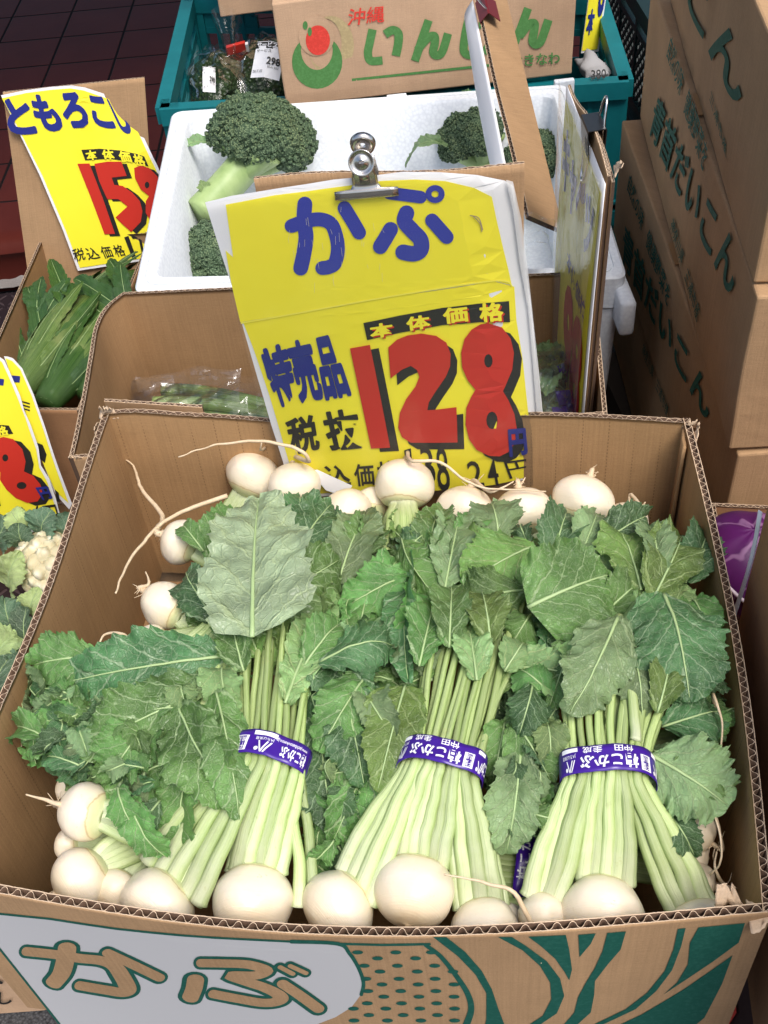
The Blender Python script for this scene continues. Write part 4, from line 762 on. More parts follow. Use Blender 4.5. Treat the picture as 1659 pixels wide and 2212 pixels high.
lo_y = [zp(7, 205, 341), zp(7, 400, 308), zp(7, 900, 218), zp(7, 1385, 144), zp(7, 1490, 172), zp(7, 1500, 330), zp(7, 1530, 520), zp(7, 1555, 760), zp(7, 1575, 960), zp(7, 1590, 1060), zp(7, 1400, 1110), zp(7, 1100, 1140), zp(7, 600, 1150), zp(7, 470, 1165), zp(7, 400, 930), zp(7, 330, 690), zp(7, 255, 470)]
CS.loops(mb, [lo_y], .0006, 0); CS.loops(mb, [up_y], .0008, 0)
CS.stroke(mb, [zp(7, 195, 343), zp(7, 400, 307), zp(7, 900, 217), zp(7, 1388, 143), zp(7, 1480, 166)], 3.2, .0013, 6, rnd=False)  # painted highlight along the bottom edge of the upper sheet
k = .663 * .54
for i, (pl, w) in enumerate([([(403, 1358), (480, 1332), (570, 1318), (640, 1345), (672, 1420), (682, 1500), (665, 1580), (630, 1605), (588, 1612)], 84), ([(483, 1226), (478, 1330), (490, 1420), (478, 1520), (458, 1612)], 90), ([(722, 1250), (768, 1325), (810, 1398)], 84),
                             ([(992, 1160), (1090, 1172), (1180, 1184)], 76), ([(1096, 1280), (1085, 1330), (1130, 1385), (1180, 1440), (1182, 1500), (1140, 1525), (1075, 1516)], 94), ([(1000, 1378), (970, 1430), (938, 1482)], 90), ([(1250, 1324), (1295, 1375), (1338, 1424)], 84)]):
    CS.stroke(mb, zl(2, pl), w * k, .0014 + i * .00004, 1)
CS.loops(mb, [zl(2, oval(1268, 1164, 58, 54)), zl(2, oval(1268, 1164, 22, 20))[::-1]], .0019, 1)
def seven(pts, off, m, *h): CS.loops(mb, [zl(7, pts)] + [zl(7, x)[::-1] for x in h], off, m)
one = [(712, 460), (806, 443), (850, 660), (902, 930), (812, 935), (760, 690)]
two = [(893, 455), (935, 418), (985, 398), (1050, 389), (1120, 400), (1168, 432), (1188, 485), (1186, 545), (1165, 595), (1120, 660), (1085, 715), (1078, 752), (1115, 750), (1216, 738), (1221, 905), (1000, 906), (958, 880), (940, 835), (948, 765), (978, 700), (1022, 640), (1040, 595), (1030, 563), (1000, 542), (958, 560), (904, 602)]
eight = [(1330, 345), (1370, 341), (1432, 360), (1472, 412), (1488, 480), (1480, 560), (1450, 632), (1436, 662), (1462, 705), (1490, 770), (1503, 850), (1492, 910), (1462, 950), (1420, 971), (1370, 968), (1312, 940), (1276, 890), (1259, 820), (1263, 740), (1288, 685), (1306, 655), (1270, 612), (1243, 550), (1238, 480), (1254, 415), (1288, 370)]
sh = lambda p, dx, dy: [(x + dx, y + dy) for x, y in p]
for i, (p, dx, dy) in enumerate(((one, 42, 18), (two, 32, 34), (eight, 38, 30))): seven(sh(p, dx, dy), .0014 + i * .0001, 3)
for i, p in enumerate((one, two)): seven(p, .0022 + i * .0001, 2)
seven(eight, .0024, 2, oval(1367, 518, 20, 32, 12), oval(1384, 800, 27, 42, 12))
seven([(1392, 838), (1408, 800), (1404, 838)], .0026, 0)
seven([(775, 342), (950, 306), (1150, 270), (1320, 250), (1465, 238), (1470, 338), (1330, 338), (1150, 352), (950, 388), (793, 423)], .0014, 3)
for ch, q in zip('本体価格', ([(812, 415), (918, 398), (912, 335), (803, 350)], [(985, 378), (1092, 362), (1084, 300), (976, 315)], [(1158, 345), (1272, 332), (1262, 258), (1150, 272)], [(1330, 336), (1440, 328), (1430, 240), (1322, 250)])):
    CS.text(mb, ch, zl(7, [(x + 9, y + 7) for x, y in q]), .0016, 2, .03); CS.text(mb, ch, zl(7, q), .0018, 0, .04)
for ch, q in zip('特売品', ([(372, 735), (464, 715), (410, 440), (280, 480)], [(478, 715), (588, 700), (518, 420), (405, 445)], [(598, 700), (715, 678), (625, 405), (540, 425)])): CS.text(mb, ch, zl(7, q), .0015, 4, .05)
for ch, q in zip('税抜', ([(445, 965), (570, 940), (545, 775), (400, 800)], [(618, 945), (780, 930), (740, 742), (575, 770)])): CS.text(mb, ch, zl(7, q), .0015, 3, .035)
for ch, q in zip('税込価格', ([(450, 1150), (545, 1130), (520, 1030), (430, 1045)], [(590, 1120), (720, 1110), (700, 1010), (585, 1020)], [(740, 1115), (830, 1110), (820, 1005), (725, 1012)], [(848, 1108), (950, 1100), (935, 990), (835, 1000)])): CS.text(mb, ch, zl(7, q), .0015, 3, .02)
for ch, q in zip('138.24', ([(985, 1065), (1012, 1060), (1000, 935), (968, 945)], [(1060, 1110), (1125, 1105), (1095, 925), (1040, 930)], [(1130, 1140), (1192, 1135), (1165, 925), (1115, 930)], [(1238, 1136), (1256, 1134), (1252, 1116), (1234, 1118)], [(1282, 1120), (1350, 1115), (1325, 990), (1262, 1000)], [(1370, 1115), (1425, 1110), (1400, 985), (1358, 992)])): CS.text(mb, ch, zl(7, q), .00155, 3, .006)
CS.text(mb, '円', zl(7, [(1470, 1080), (1580, 1055), (1550, 985), (1440, 1000)]), .0015, 3, .006)
CS.text(mb, '円', zl(7, [(1470, 968), (1551, 955), (1540, 838), (1462, 845)]), .0030, 5, .05)
for pl in ([(1480, 1295), (1530, 1310), (1555, 1380)], [(1500, 1300), (1540, 1345), (1550, 1390)]): CS.stroke(mb, zl(2, pl), 2.2, .0016, 7)
for i in range(34):
    x, y = rng.uniform(380, 960), rng.uniform(1230, 1700); CS.stroke(mb, zl(2, [(x, y), (x + rng.uniform(-4, 10), y + rng.uniform(14, 60))]), .5, .0021, 8, smooth=False)
M['scuff'] = mat('rubbed print', (.35, .28, .16), .6); M['scratch'] = mat('pale scratch', (.75, .72, .45), .5)
M['p_yel2'] = mat('yellow edge highlight', (.97, .88, .10), .4)
mb.build('card_print', [M['p_yel'], M['p_blue'], M['p_red'], M['p_black'], M['p_navy'], M['p_navy'], M['p_yel2'], M['scuff'], M['scratch']], sheet, True)
mb = MB(); slv = [(438, 434), (560, 412), (800, 375), (870, 366), (1000, 368), (1100, 384), (1128, 430), (1140, 560), (1154, 680), (1166, 820), (1176, 950), (1187, 1033), (1100, 1046), (900, 1067), (632, 1088), (570, 880), (510, 665)]
CS.loops(mb, [slv], .0055, 0); mb.build('sleeve', M['sleeve'], pc, True)
mb = MB(); CS.loops(mb, [[(1093, 384), (1108, 388), (1126, 470), (1140, 580), (1152, 690), (1164, 800), (1176, 930), (1190, 1033), (1172, 1034), (1160, 900), (1150, 770), (1140, 660), (1122, 560), (1108, 450)]], .0035, 0); mb.build('sleeve_edge', M['milky'], pc, True)
mb = MB(); CS.loops(mb, [zl(7, [(520, 1025), (560, 1022), (725, 1098), (690, 1150), (600, 1120)])], .006, 0); mb.build('paper_corner', M['p_white'], pc, True)
# the cardboard behind it and the clip
kTL, kTR = at_y(548, 386, .838), at_y(1133, 356, .806)
bo = thing('cardboard_sheet', (kTL + kTR) / 2 - V((0, 0, .4)), 'brown cardboard sheet clipped behind the 128 price card', 'cardboard')
iw = (kTR - kTL).cross(V((0, 0, -1))).normalized(); iw = iw if iw.y > 0 else -iw
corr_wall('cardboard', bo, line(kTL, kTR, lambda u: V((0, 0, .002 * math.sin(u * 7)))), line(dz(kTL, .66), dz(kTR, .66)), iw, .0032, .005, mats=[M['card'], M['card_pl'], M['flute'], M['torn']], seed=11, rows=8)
def clip(c, X, Z, Nn, w, label):
    o = thing('bulldog_clip', c, label, 'clip')
    for sg, name in ((1, 'jaw'), (-1, 'jaw')):
        mb = MB(); pr = [(-.013, .0035), (-.0125, .006), (-.010, .0072), (-.0075, .0062), (-.0045, .0068), (-.002, .0058), (-.0012, .0052), (.004, .0050), (.012, .0055), (.022, .0068), (.028, .0062)]
        k = len(pr)
        for z, nn in pr:
            ww = w / 2 if z < -.0015 else w * .24 if z < .0 else w * .20 if z < .02 else w * .17
            for i in range(9):
                x = -1 + 2 * i / 8; mb.add(c + X * ww * x + Z * z * .72 + Nn * sg * (nn - .0006 * x * x))
        for i in range(k - 1):
            for j in range(8): mb.face((i * 9 + j, i * 9 + j + 1, i * 9 + j + 10, i * 9 + j + 9))
        mb.build(name, M['steel'], o, True, solid=.0009)
        mb = MB(); hc = c + Z * (.0225 if sg > 0 else .028) + Nn * sg * .0085; ax = (Nn * sg + Z * .25).normalized(); a = X; b_ = ax.cross(X)
        pr = [(.0028, .0030), (.0040, .0022), (.0058, .0012), (.0078, .0006), (.0098, .0016), (.0115, .0036), (.0120, .0030), (.0112, -.0004), (.0085, -.0016), (.0030, -.0004)]
        for r_, h in pr:
            for j in range(28): mb.add(hc + a * math.cos(2 * PI * j / 28) * r_ * .84 + b_ * math.sin(2 * PI * j / 28) * r_ * .84 + ax * h)
        for i in range(len(pr) - 1):
            for j in range(28): mb.face((i * 28 + j, i * 28 + (j + 1) % 28, (i + 1) * 28 + (j + 1) % 28, (i + 1) * 28 + j))
        mb.bar(hc - Z * .008 - ax * .001, hc - Z * .019 - ax * .004, .008, .0012, Nn); mb.build('lever', M['steel'], o, True)
    mb = MB(); mb.tube([c + X * (-w * .19) + Z * .0155, c + X * (w * .19) + Z * .0155], .0036, 14); mb.build('spring', M['steel'], o, True, angle=40)
u_, v_ = CS.px(791, 400); clip(CS.pt(u_, v_, -.001), (CS.ex * .99 + V((0, 0, .01))).normalized(), -CS.ey, CS.n, .050, 'silver bulldog clip holding the 128 price card to its cardboard')

# ================================================================== the carton of bagged greens behind
def carton_open(name, label, cat, rimL, z0, rimR=None, group=None, cor=None, mats=None, t=.0045, pitch=.0075, tops=None, seeds=20, rows=10):
    """cor: FL, FR, BR, BL rim corners; tops: replaced rim lines by side"""
    FL_, FR_, BR_, BL_ = cor; o = thing(name, ((FL_ + BR_) / 2), label, cat, group); o.location.z = z0; ct = (FL_ + FR_ + BR_ + BL_) / 4
    for i, (nm, a, b) in enumerate((('front_panel', FL_, FR_), ('back_panel', BL_, BR_), ('side_panel', FL_, BL_), ('side_panel', FR_, BR_))):
        d = (b - a).normalized(); w = d.cross(V((0, 0, 1))); w = w if w.dot(ct - a) > 0 else -w
        corr_wall(nm, o, (tops or {}).get(i) or line(a, b), line(dz(a, z0), dz(b, z0)), w, t, pitch, mats=mats or [M['card'], M['card_pl'], M['flute'], M['torn']], seed=seeds + i, rows=rows)
    mb = MB(); mb.face(tuple(mb.add(dz(ct + (p - ct) * .985, z0 + .004), (p.x, p.y)) for p in cor)); mb.build('bottom_panel', M['card_pl'], o, False, solid=.003)
    return o
def pl_line(pts):                             # rim through points
    q = cat_pts(pts, 6); d = [0]
    for a, b in zip(q, q[1:]): d.append(d[-1] + (b - a).length)
    def f(u):
        s_ = u * d[-1]
        for i in range(len(q) - 1):
            if s_ <= d[i + 1] + 1e-9: return q[i].lerp(q[i + 1], (s_ - d[i]) / max(1e-9, d[i + 1] - d[i]))
        return q[-1].copy()
    return f
gz = .80; gFL, gFR, gBR, gBL = at_z(148, 990, gz - .01), at_z(1318, 912, gz), at_z(1282, 585, gz), at_z(266, 631, gz)
gFL = V((gFL.x, max(gFL.y, .845), gFL.z))
gc = carton_open('greens_carton', 'open plain brown carton of bagged greens behind the turnip carton', 'carton', None, .52, cor=(gFL, gFR + V((0, .012, 0)), gBR, gBL), seeds=30,
    tops={2: pl_line([gFL] + [at_z(x, y, z) for x, y, z in ((160, 940, .80), (178, 850, .802), (192, 770, .803), (204, 705, .80), (228, 662, .80))] + [gBL])})
torn(gc, gFL + V((.012, .004, -.012)), .022, 21, V((-.3, .1, .9)), EX); torn(gc, gFL + V((.026, .0, -.022)), .022, 22, V((.6, .0, .7)), EY)
ra, rb_ = at_z(222, 884, .853) + V((0, .012, 0)), at_z(436, 895, .850) + V((0, .010, 0))
corr_wall('rim_flap', gc, line(ra, rb_), line(ra + V((0, .004, -.03)), rb_ + V((0, .002, -.03))), V((0, 1, 0)), .004, .007, seed=37, rows=6)
bag_d = lambda lab, px, z: thing('greens_bag', at_z(*px, z), lab, 'bagged greens', 'bagged greens in the brown carton')
def filmsheet(parent, quad, z, amp, seed, nu=18, nv=10, name='film', up=V((0, -.4, .9)), m=None, dome=.02, freq=22):
    A, B, C_, D_ = [at_z(x, y, zz_) for (x, y), zz_ in zip(quad, z)]
    mb = MB()
    def f(u, v):
        p = (A.lerp(B, u)).lerp(D_.lerp(C_, u), v); q = p * freq
        return p + up * (dome * math.sin(PI * u) ** .6 * math.sin(PI * v) ** .6 + amp * (abs(noise.noise(q + V((seed, 0, 0)))) - .2) + amp * .6 * (abs(noise.noise(q * 2.3 + V((seed, 3, 0)))) - .2))
    mb.grid(f, nu, nv); return mb.build(name, m or M['film'], parent, False)
g1 = bag_d('clear bag of long green stalks lying along the left of the brown carton', (460, 870), .70)
for i, (a, b, r_) in enumerate((((332, 872), (640, 905), .0075), ((352, 843), (640, 890), .0072), ((335, 905), (640, 935), .0085), ((380, 900), (640, 925), .007), ((420, 885), (640, 912), .006), ((350, 920), (640, 955), .008), ((330, 940), (640, 975), .009))):
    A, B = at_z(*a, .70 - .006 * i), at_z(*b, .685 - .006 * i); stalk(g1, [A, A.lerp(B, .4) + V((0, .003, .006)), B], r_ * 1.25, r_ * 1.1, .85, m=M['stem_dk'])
filmsheet(g1, [(292, 905), (640, 985), (640, 805), (278, 815)], (.69, .68, .70, .70), .020, 3, 22, 11, dome=.022)
filmsheet(g1, [(300, 850), (520, 840), (520, 795), (290, 812)], (.71, .71, .725, .715), .024, 9, 16, 7, dome=.014, freq=16)
g2 = bag_d('clear bag of leafy lettuce in the right of the brown carton', (1185, 840), .70)
for i in range(16):
    a = rng.uniform(0, 6.28); x, y = 1185 + rng.uniform(-22, 22), 830 + rng.uniform(-60, 60)
    leaf(g2, at_z(x - 26 * math.cos(a), y + 22 * math.sin(a), .70 + rng.uniform(-.01, .015)), at_z(x + 26 * math.cos(a), y - 22 * math.sin(a), .70 + rng.uniform(-.01, .02)), 26, rng.choice(('lite', 'olive')), wav=1.8, roll=rng.uniform(-40, 40), rib=.6)
filmsheet(g2, [(1130, 920), (1240, 915), (1235, 745), (1130, 760)], (.73, .73, .73, .73), .02, 15, 18, 22, dome=.02, freq=24)
filmsheet(g2, [(1135, 590), (1230, 590), (1222, 480), (1136, 468)], (.80, .80, .85, .86), .022, 19, 22, 22, dome=.01, freq=24)
mb = MB(); nb = CS
for (x, y) in ((1216, 800), (1220, 870), (1212, 905)): mb.box(at_z(x, y, .715), V((.008, 0, 0)), V((0, .012, 0)), V((0, .002, .006)))
mb.build('bag_print', M['purple'], g2, False)

# ------- cards standing edgewise at the right of that carton
def upright(name, label, cat, A, B, h, lean, m_front, m_back, t=.003, zb=None):
    pass
n1, f1_ = at_y(1312, 384, .868), at_y(1226, 172, 1.10)
ec = thing('price_card', V((n1.x, n1.y, .66)), 'yellow price card in a clear sleeve seen edge on at the right', 'price card')
dn = V((-.014, 0, -1)); hgt = .40
mb = MB(); mb.grid(lambda u, v: n1.lerp(f1_, u) + V((-.001 - .001 * (1 - u) - .002 * math.sin(v * 3), 0, -.006)) + dn * v * hgt, 12, 12)
es = mb.build('card_sheet', M['p_white'], ec, True, solid=.001)
ES = Surf(n1 + V((-.025, 0, -.006)), f1_ - n1 + V((.016, 0, 0)), dn); ES2 = lambda u, v, off: n1.lerp(f1_, u) + V((-.001 - .001 * (1 - u) - .002 * math.sin(v * 3) - off, 0, -.006)) + dn * v * hgt
mb = MB(); mb.grid(lambda u, v: ES2(.03 + .94 * u, .03 + .94 * v, .0012), 12, 12, 0)
def efit(body, quad, off, m, bold):
    pts, tri = glyphs(body, bold)
    def f(p): a, b = p; return [(quad[0][i] * (1 - a) + quad[1][i] * a) * (1 - b) + (quad[3][i] * (1 - a) + quad[2][i] * a) * b for i in (0, 1)]
    for t_ in tri: mb.face(tuple(mb.add(ES2(*f(pts[i]), off)) for i in t_), m)
efit('キャベツ', [(.92, .26), (.10, .26), (.10, .08), (.92, .08)], .002, 1, .05); efit('98', [(.62, .80), (.08, .80), (.08, .44), (.62, .44)], .002, 2, .05); efit('本体価格', [(.62, .42), (.1, .42), (.1, .36), (.62, .36)], .002, 1, .02)
mb.build('card_print', [M['p_yel'], M['p_navy'], M['p_red']], es, True)
mb = MB(); mb.grid(lambda u, v: ES2(-.04 + 1.06 * u, -.02 + 1.04 * v, .006 + .004 * math.sin(u * 9 + v * 3)), 20, 14); mb.build('sleeve', clearfilm('card sleeve with creases', (.96, .96, .93), .10, .14, .6, 22), ec, True)
eb = thing('cardboard_sheet', V((n1.x + .01, n1.y, .66)), 'pair of tall cardboard sheets behind the edge on yellow card at the right', 'cardboard')
for k_ in range(2):
    A = n1 + V((.0008 + k_ * .0031, .002 - .004 * k_, -.004 * k_)); B = f1_ + V((.0008 + k_ * .0034, 0, .004 - .012 * k_))
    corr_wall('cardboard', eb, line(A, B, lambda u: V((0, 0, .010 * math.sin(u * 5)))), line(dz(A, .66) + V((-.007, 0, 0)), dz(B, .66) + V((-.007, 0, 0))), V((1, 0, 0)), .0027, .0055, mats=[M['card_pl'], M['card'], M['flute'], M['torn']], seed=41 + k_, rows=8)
torn(eb, n1 + V((.006, 0, .004)), .018, 33, V((.4, -.1, .8)), EY)
bc = n1.lerp(f1_, .40) + V((.003, 0, .0125))
def binder(c, T, U, Nn, w, m, label, wire=True):
    """T along the edge, U up, Nn across the thickness"""
    o = thing('binder_clip', c, label, 'clip'); mb = MB(); pr = [(-.012, .0038), (-.022, .0078), (-.0225, .0086), (-.003, .0080), (0, .0066)]
    pr = [(-.024, .0075), (-.002, .0095), (0, .0085), (0, -.0085), (-.002, -.0095), (-.024, -.0085)]
    for u, nn in pr:
        for i in (-1, 1): mb.add(c + T * w / 2 * i + U * u + Nn * nn)
    for i in range(len(pr) - 1): mb.face((2 * i, 2 * i + 1, 2 * i + 3, 2 * i + 2))
    mb.build('clip_body', m, o, False, solid=.0009)
    for sg in (1, -1):
        pts = []; up_ = -1 if sg < 0 else 1
        for i in range(25):
            a = PI * (-.12 + 1.24 * i / 24); pts.append(c + Nn * sg * (.006 + .006 * max(0, math.sin(a))) + U * (-.018 + up_ * .040 * max(0, math.sin(a)) ** .6) + T * (.011 * math.cos(a)) * (1.0 if .2 < i / 24 < .8 else 1.2))
        mb = MB(); mb.tube(pts, .0012, 8); mb.build('wire_handle', M['wire'], o, True)
eT = (f1_ - n1).normalized(); binder(bc, eT, V((-.05, 0, 1)).normalized(), V((1, .1, 0)).normalized(), .040, M['blackm'], 'black binder clip gripping the edge on card and cardboard at the right')
# ------- the card turned away, with a dark red clip
t0_, t1_, t2_, t3_ = at_y(1143, 466, 1.115), at_y(1217, 498, 1.13), at_y(1093, -10, 1.60), at_y(1030, -14, 1.545)
tcd = thing('price_card', t1_, 'price card turned away showing its brown cardboard back and a white edge', 'price card')
wn = (t1_ - t0_).cross(t3_ - t0_).normalized(); wn = wn if wn.z > 0 else -wn
mb_top = lambda u: t0_.lerp(t3_, u) + V((0, 0, .004 * math.sin(u * 8)))
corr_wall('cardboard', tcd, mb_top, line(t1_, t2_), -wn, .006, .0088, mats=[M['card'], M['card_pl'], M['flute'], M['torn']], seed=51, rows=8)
mb = MB(); mb.grid(lambda u, v: (t0_ + V((-.006, .02, -.004))).lerp(t3_, .02 + .98 * u) + V((-.006 - .012 * math.sin(PI * v * .6), 0, -.008 - .050 * v * (.15 + .85 * math.sin(PI * min(1, .05 + u * .8)))) ), 20, 8)
mb.build('card_sheet', M['p_white'], tcd, True, solid=.001)
rc = at_y(1040, 24, 1.50)
binder(rc + V((0, 0, .004)), (t3_ - t0_).normalized(), (t0_ - t1_).normalized(), wn, .045, M['redm'], 'dark red binder clip on the turned away card at the top')

# ================================================================== white foam box and broccoli
sz = .72; sFL, sFR, sBR, sBL = at_z(288, 630, sz), at_z(1356, 598, sz), at_z(1226, 180, sz), at_z(371, 240, sz)
sb = thing('foam_box', (sFL + sBR) / 2, 'white polystyrene box holding broccoli heads', 'foam box'); sb.location.z = .40
def ring(pts, r=.03, n_=6):
    out = []; k = len(pts)
    for i, p in enumerate(pts):
        a, b = pts[i - 1], pts[(i + 1) % k]; da, db = (a - p).normalized() * r, (b - p).normalized() * r
        for j in range(n_ + 1):
            t_ = j / n_; out.append((p + da) * (1 - t_) ** 2 + p * 2 * t_ * (1 - t_) + (p + db) * t_ * t_)
    return out
base = [sFL, sFR, sBR, sBL]; ct = sum(base, V()) / 4
def shr(d, f=1.0): return [p + V(((ct - p).x / abs((ct - p).x) * d, (ct - p).y / abs((ct - p).y) * d, 0)) for p in base]
mb = MB(); prof = [(.014, -.32, .02), (.004, -.058, .018), (.004, -.050, .018), (0, -.046, .018), (0, -.003, .018), (.003, 0, .018), (.012, 0, .018), (.0123, -.002, .018), (.0137, -.002, .018), (.014, .0, .018), (.027, .0, .016), (.030, -.004, .016), (.045, -.19, .03)]
rings = [[V((p.x, p.y, sz + z)) for p in ring(shr(d), r)] for d, z, r in prof]; k = len(rings[0])
for r_ in rings:
    for p in r_: mb.add(p, (p.x, p.y))
for i in range(len(rings) - 1):
    for j in range(k): mb.face((i * k + j, i * k + (j + 1) % k, (i + 1) * k + (j + 1) % k, (i + 1) * k + j))
mb.face(tuple(range((len(rings) - 1) * k, len(rings) * k))); mb.face(tuple(range(k))[::-1])
mb.build('foam_body', M['styro'], sb, True, angle=35)
def notch(x, y, w):
    c = at_z(x, y, sz - .014); mb = MB(); mb.box(c, V((w, 0, 0)), V((0, .005, 0)), V((0, 0, .0155))); mb.build('notch', M['styro'], sb, False, bevel=.002)
notch(1206, 205, .019) if False else None
notch(858, 225, .016); notch(1218, 192, .016); 
mb = MB(); c = at_z(1338, 610, sz - .03); mb.box(c + V((-.003, -.02, -.012)), V((.010, 0, 0)), V((0, .045, 0)), V((0, 0, .026))); mb.box(c + V((-.004, .12, -.004)), V((.010, 0, 0)), V((0, .06, 0)), V((0, 0, .018))); mb.build('hand_grip', M['styro'], sb, True, bevel=.006)
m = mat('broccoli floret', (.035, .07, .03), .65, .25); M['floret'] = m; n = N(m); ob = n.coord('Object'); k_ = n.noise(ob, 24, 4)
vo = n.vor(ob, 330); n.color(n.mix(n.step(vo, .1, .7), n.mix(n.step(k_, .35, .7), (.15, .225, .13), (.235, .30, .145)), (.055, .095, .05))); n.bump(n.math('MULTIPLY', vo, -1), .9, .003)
m = mat('broccoli stalk', (.33, .46, .17), .45, .4); M['bstalk'] = m; n = N(m); ob = n.coord('Object'); n.color(n.mix(n.noise(n.scale(ob, (1, 1, .4)), 60, 4), (.20, .32, .10), (.42, .53, .25)))
bead = bmesh.new(); bmesh.ops.create_icosphere(bead, subdivisions=1, radius=1); BV = [v.co.copy() for v in bead.verts]; BF = [tuple(v.index for v in f.verts) for f in bead.faces]; bead.free()
def broccoli(label, px, z, rpx, axis, stalk_to, seed, nd=16, zs=None):
    nd = int(nd * 1.4)
    c = at_z(*px, z); r = rpx * mpp(c); ax = axis.normalized(); q = ax.to_track_quat('Z', 'Y'); rr_ = random.Random(seed)
    o = thing('broccoli', c, label, 'broccoli', 'broccoli heads in the foam box'); mb = MB(); doms = []
    for i in range(nd):
        t_ = (i + .5) / nd; ph = i * 2.39996; th = math.acos(1 - t_ * 1.05); d = q @ V((math.sin(th) * math.cos(ph), math.sin(th) * math.sin(ph), math.cos(th) * .8))
        doms.append((c + d * r * rr_.uniform(.56, .68), r * rr_.uniform(.29, .41), d))
    for dc, dr, d in doms:
        b = len(mb.v)
        for j in range(9):
            for i in range(14):
                a, e = 2 * PI * i / 14, PI * j / 8; p = V((math.sin(e) * math.cos(a), math.sin(e) * math.sin(a), math.cos(e))); mb.add(dc + p * dr * (.93 + .12 * nz(p * 2 + dc * 30)))
        for j in range(8):
            for i in range(14): mb.face((b + j * 14 + i, b + j * 14 + (i + 1) % 14, b + (j + 1) * 14 + (i + 1) % 14, b + (j + 1) * 14 + i))
        for k in range(150):
            v = V((rr_.gauss(0, 1), rr_.gauss(0, 1), rr_.gauss(0, 1))).normalized()
            if v.dot(d) < -.35: continue
            p = dc + v * dr * (.96 + .12 * nz(v * 2 + dc * 30)); br_ = r * rr_.uniform(.030, .058)
            if any((p - e).length < f * .86 for e, f, _ in doms if e is not dc): continue
            b = len(mb.v)
            for w in BV: mb.add(p + w * br_)
            for f in BF: mb.face(tuple(b + x for x in f))
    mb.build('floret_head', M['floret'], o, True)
    E_ = at_z(*stalk_to, zs if zs else z - .03); mb = MB(); A = c - ax * r * .1
    P_ = cat_pts([A, A.lerp(E_, .4), E_], 6); n_ = len(P_); mb.tube(P_, [r * (.44 - .06 * math.sin(3 * i / n_)) * (1 if i else .6) for i in range(n_)], 16, 0, .8)
    for i in range(11):
        a = rr_.uniform(0, 6.28); s_ = A.lerp(E_, rr_.uniform(.2, .55)); e = c + q @ V((math.cos(a) * .74, math.sin(a) * .74, -.02)) * r; mb.tube(cat_pts([s_, s_.lerp(e, .5) + V((0, 0, -.004)), e], 4), [r * .24, r * .21, r * .19] + [r * .17] * 6, 10)
    mb.build('stalk', M['bstalk'], o, True); return o
br1 = broccoli('large broccoli head with its pale cut stalk pointing to the front left', (566, 305), .70, 118, V((.35, .25, 1)), (432, 468), 3, 20, .64)
leaf(br1, at_z(470, 315, .70), at_z(396, 318, .70), 13, 'grey', fold=.6, shape='long', rib=.8); leaf(br1, at_z(455, 430, .66), at_z(430, 395, .68), 14, 'lite', fold=.5, shape='long', rib=.6)
br2 = broccoli('broccoli head lying low in the front left of the foam box', (470, 560), .60, 92, V((-.1, -.2, 1)), (520, 640), 5, 14, .56)
br3 = broccoli('broccoli head at the back right with a curved leaf arching from it', (1020, 300), .66, 82, V((-.2, .1, 1)), (1050, 400), 7, 14, .58)
A = at_z(975, 325, .66); B = at_z(878, 362, .62); leaf(br3, A, B, 14, 'grey', mid=at_z(905, 270, .72), fold=.5, shape='long', rib=1.0)
leaf(br3, at_z(1020, 235, .70), at_z(995, 205, .70), 12, 'dark', fold=.4, shape='long')
br4 = broccoli('broccoli head seen behind the turned away card', (1160, 345), .64, 78, V((.1, .1, 1)), (1160, 420), 9, 14, .56)

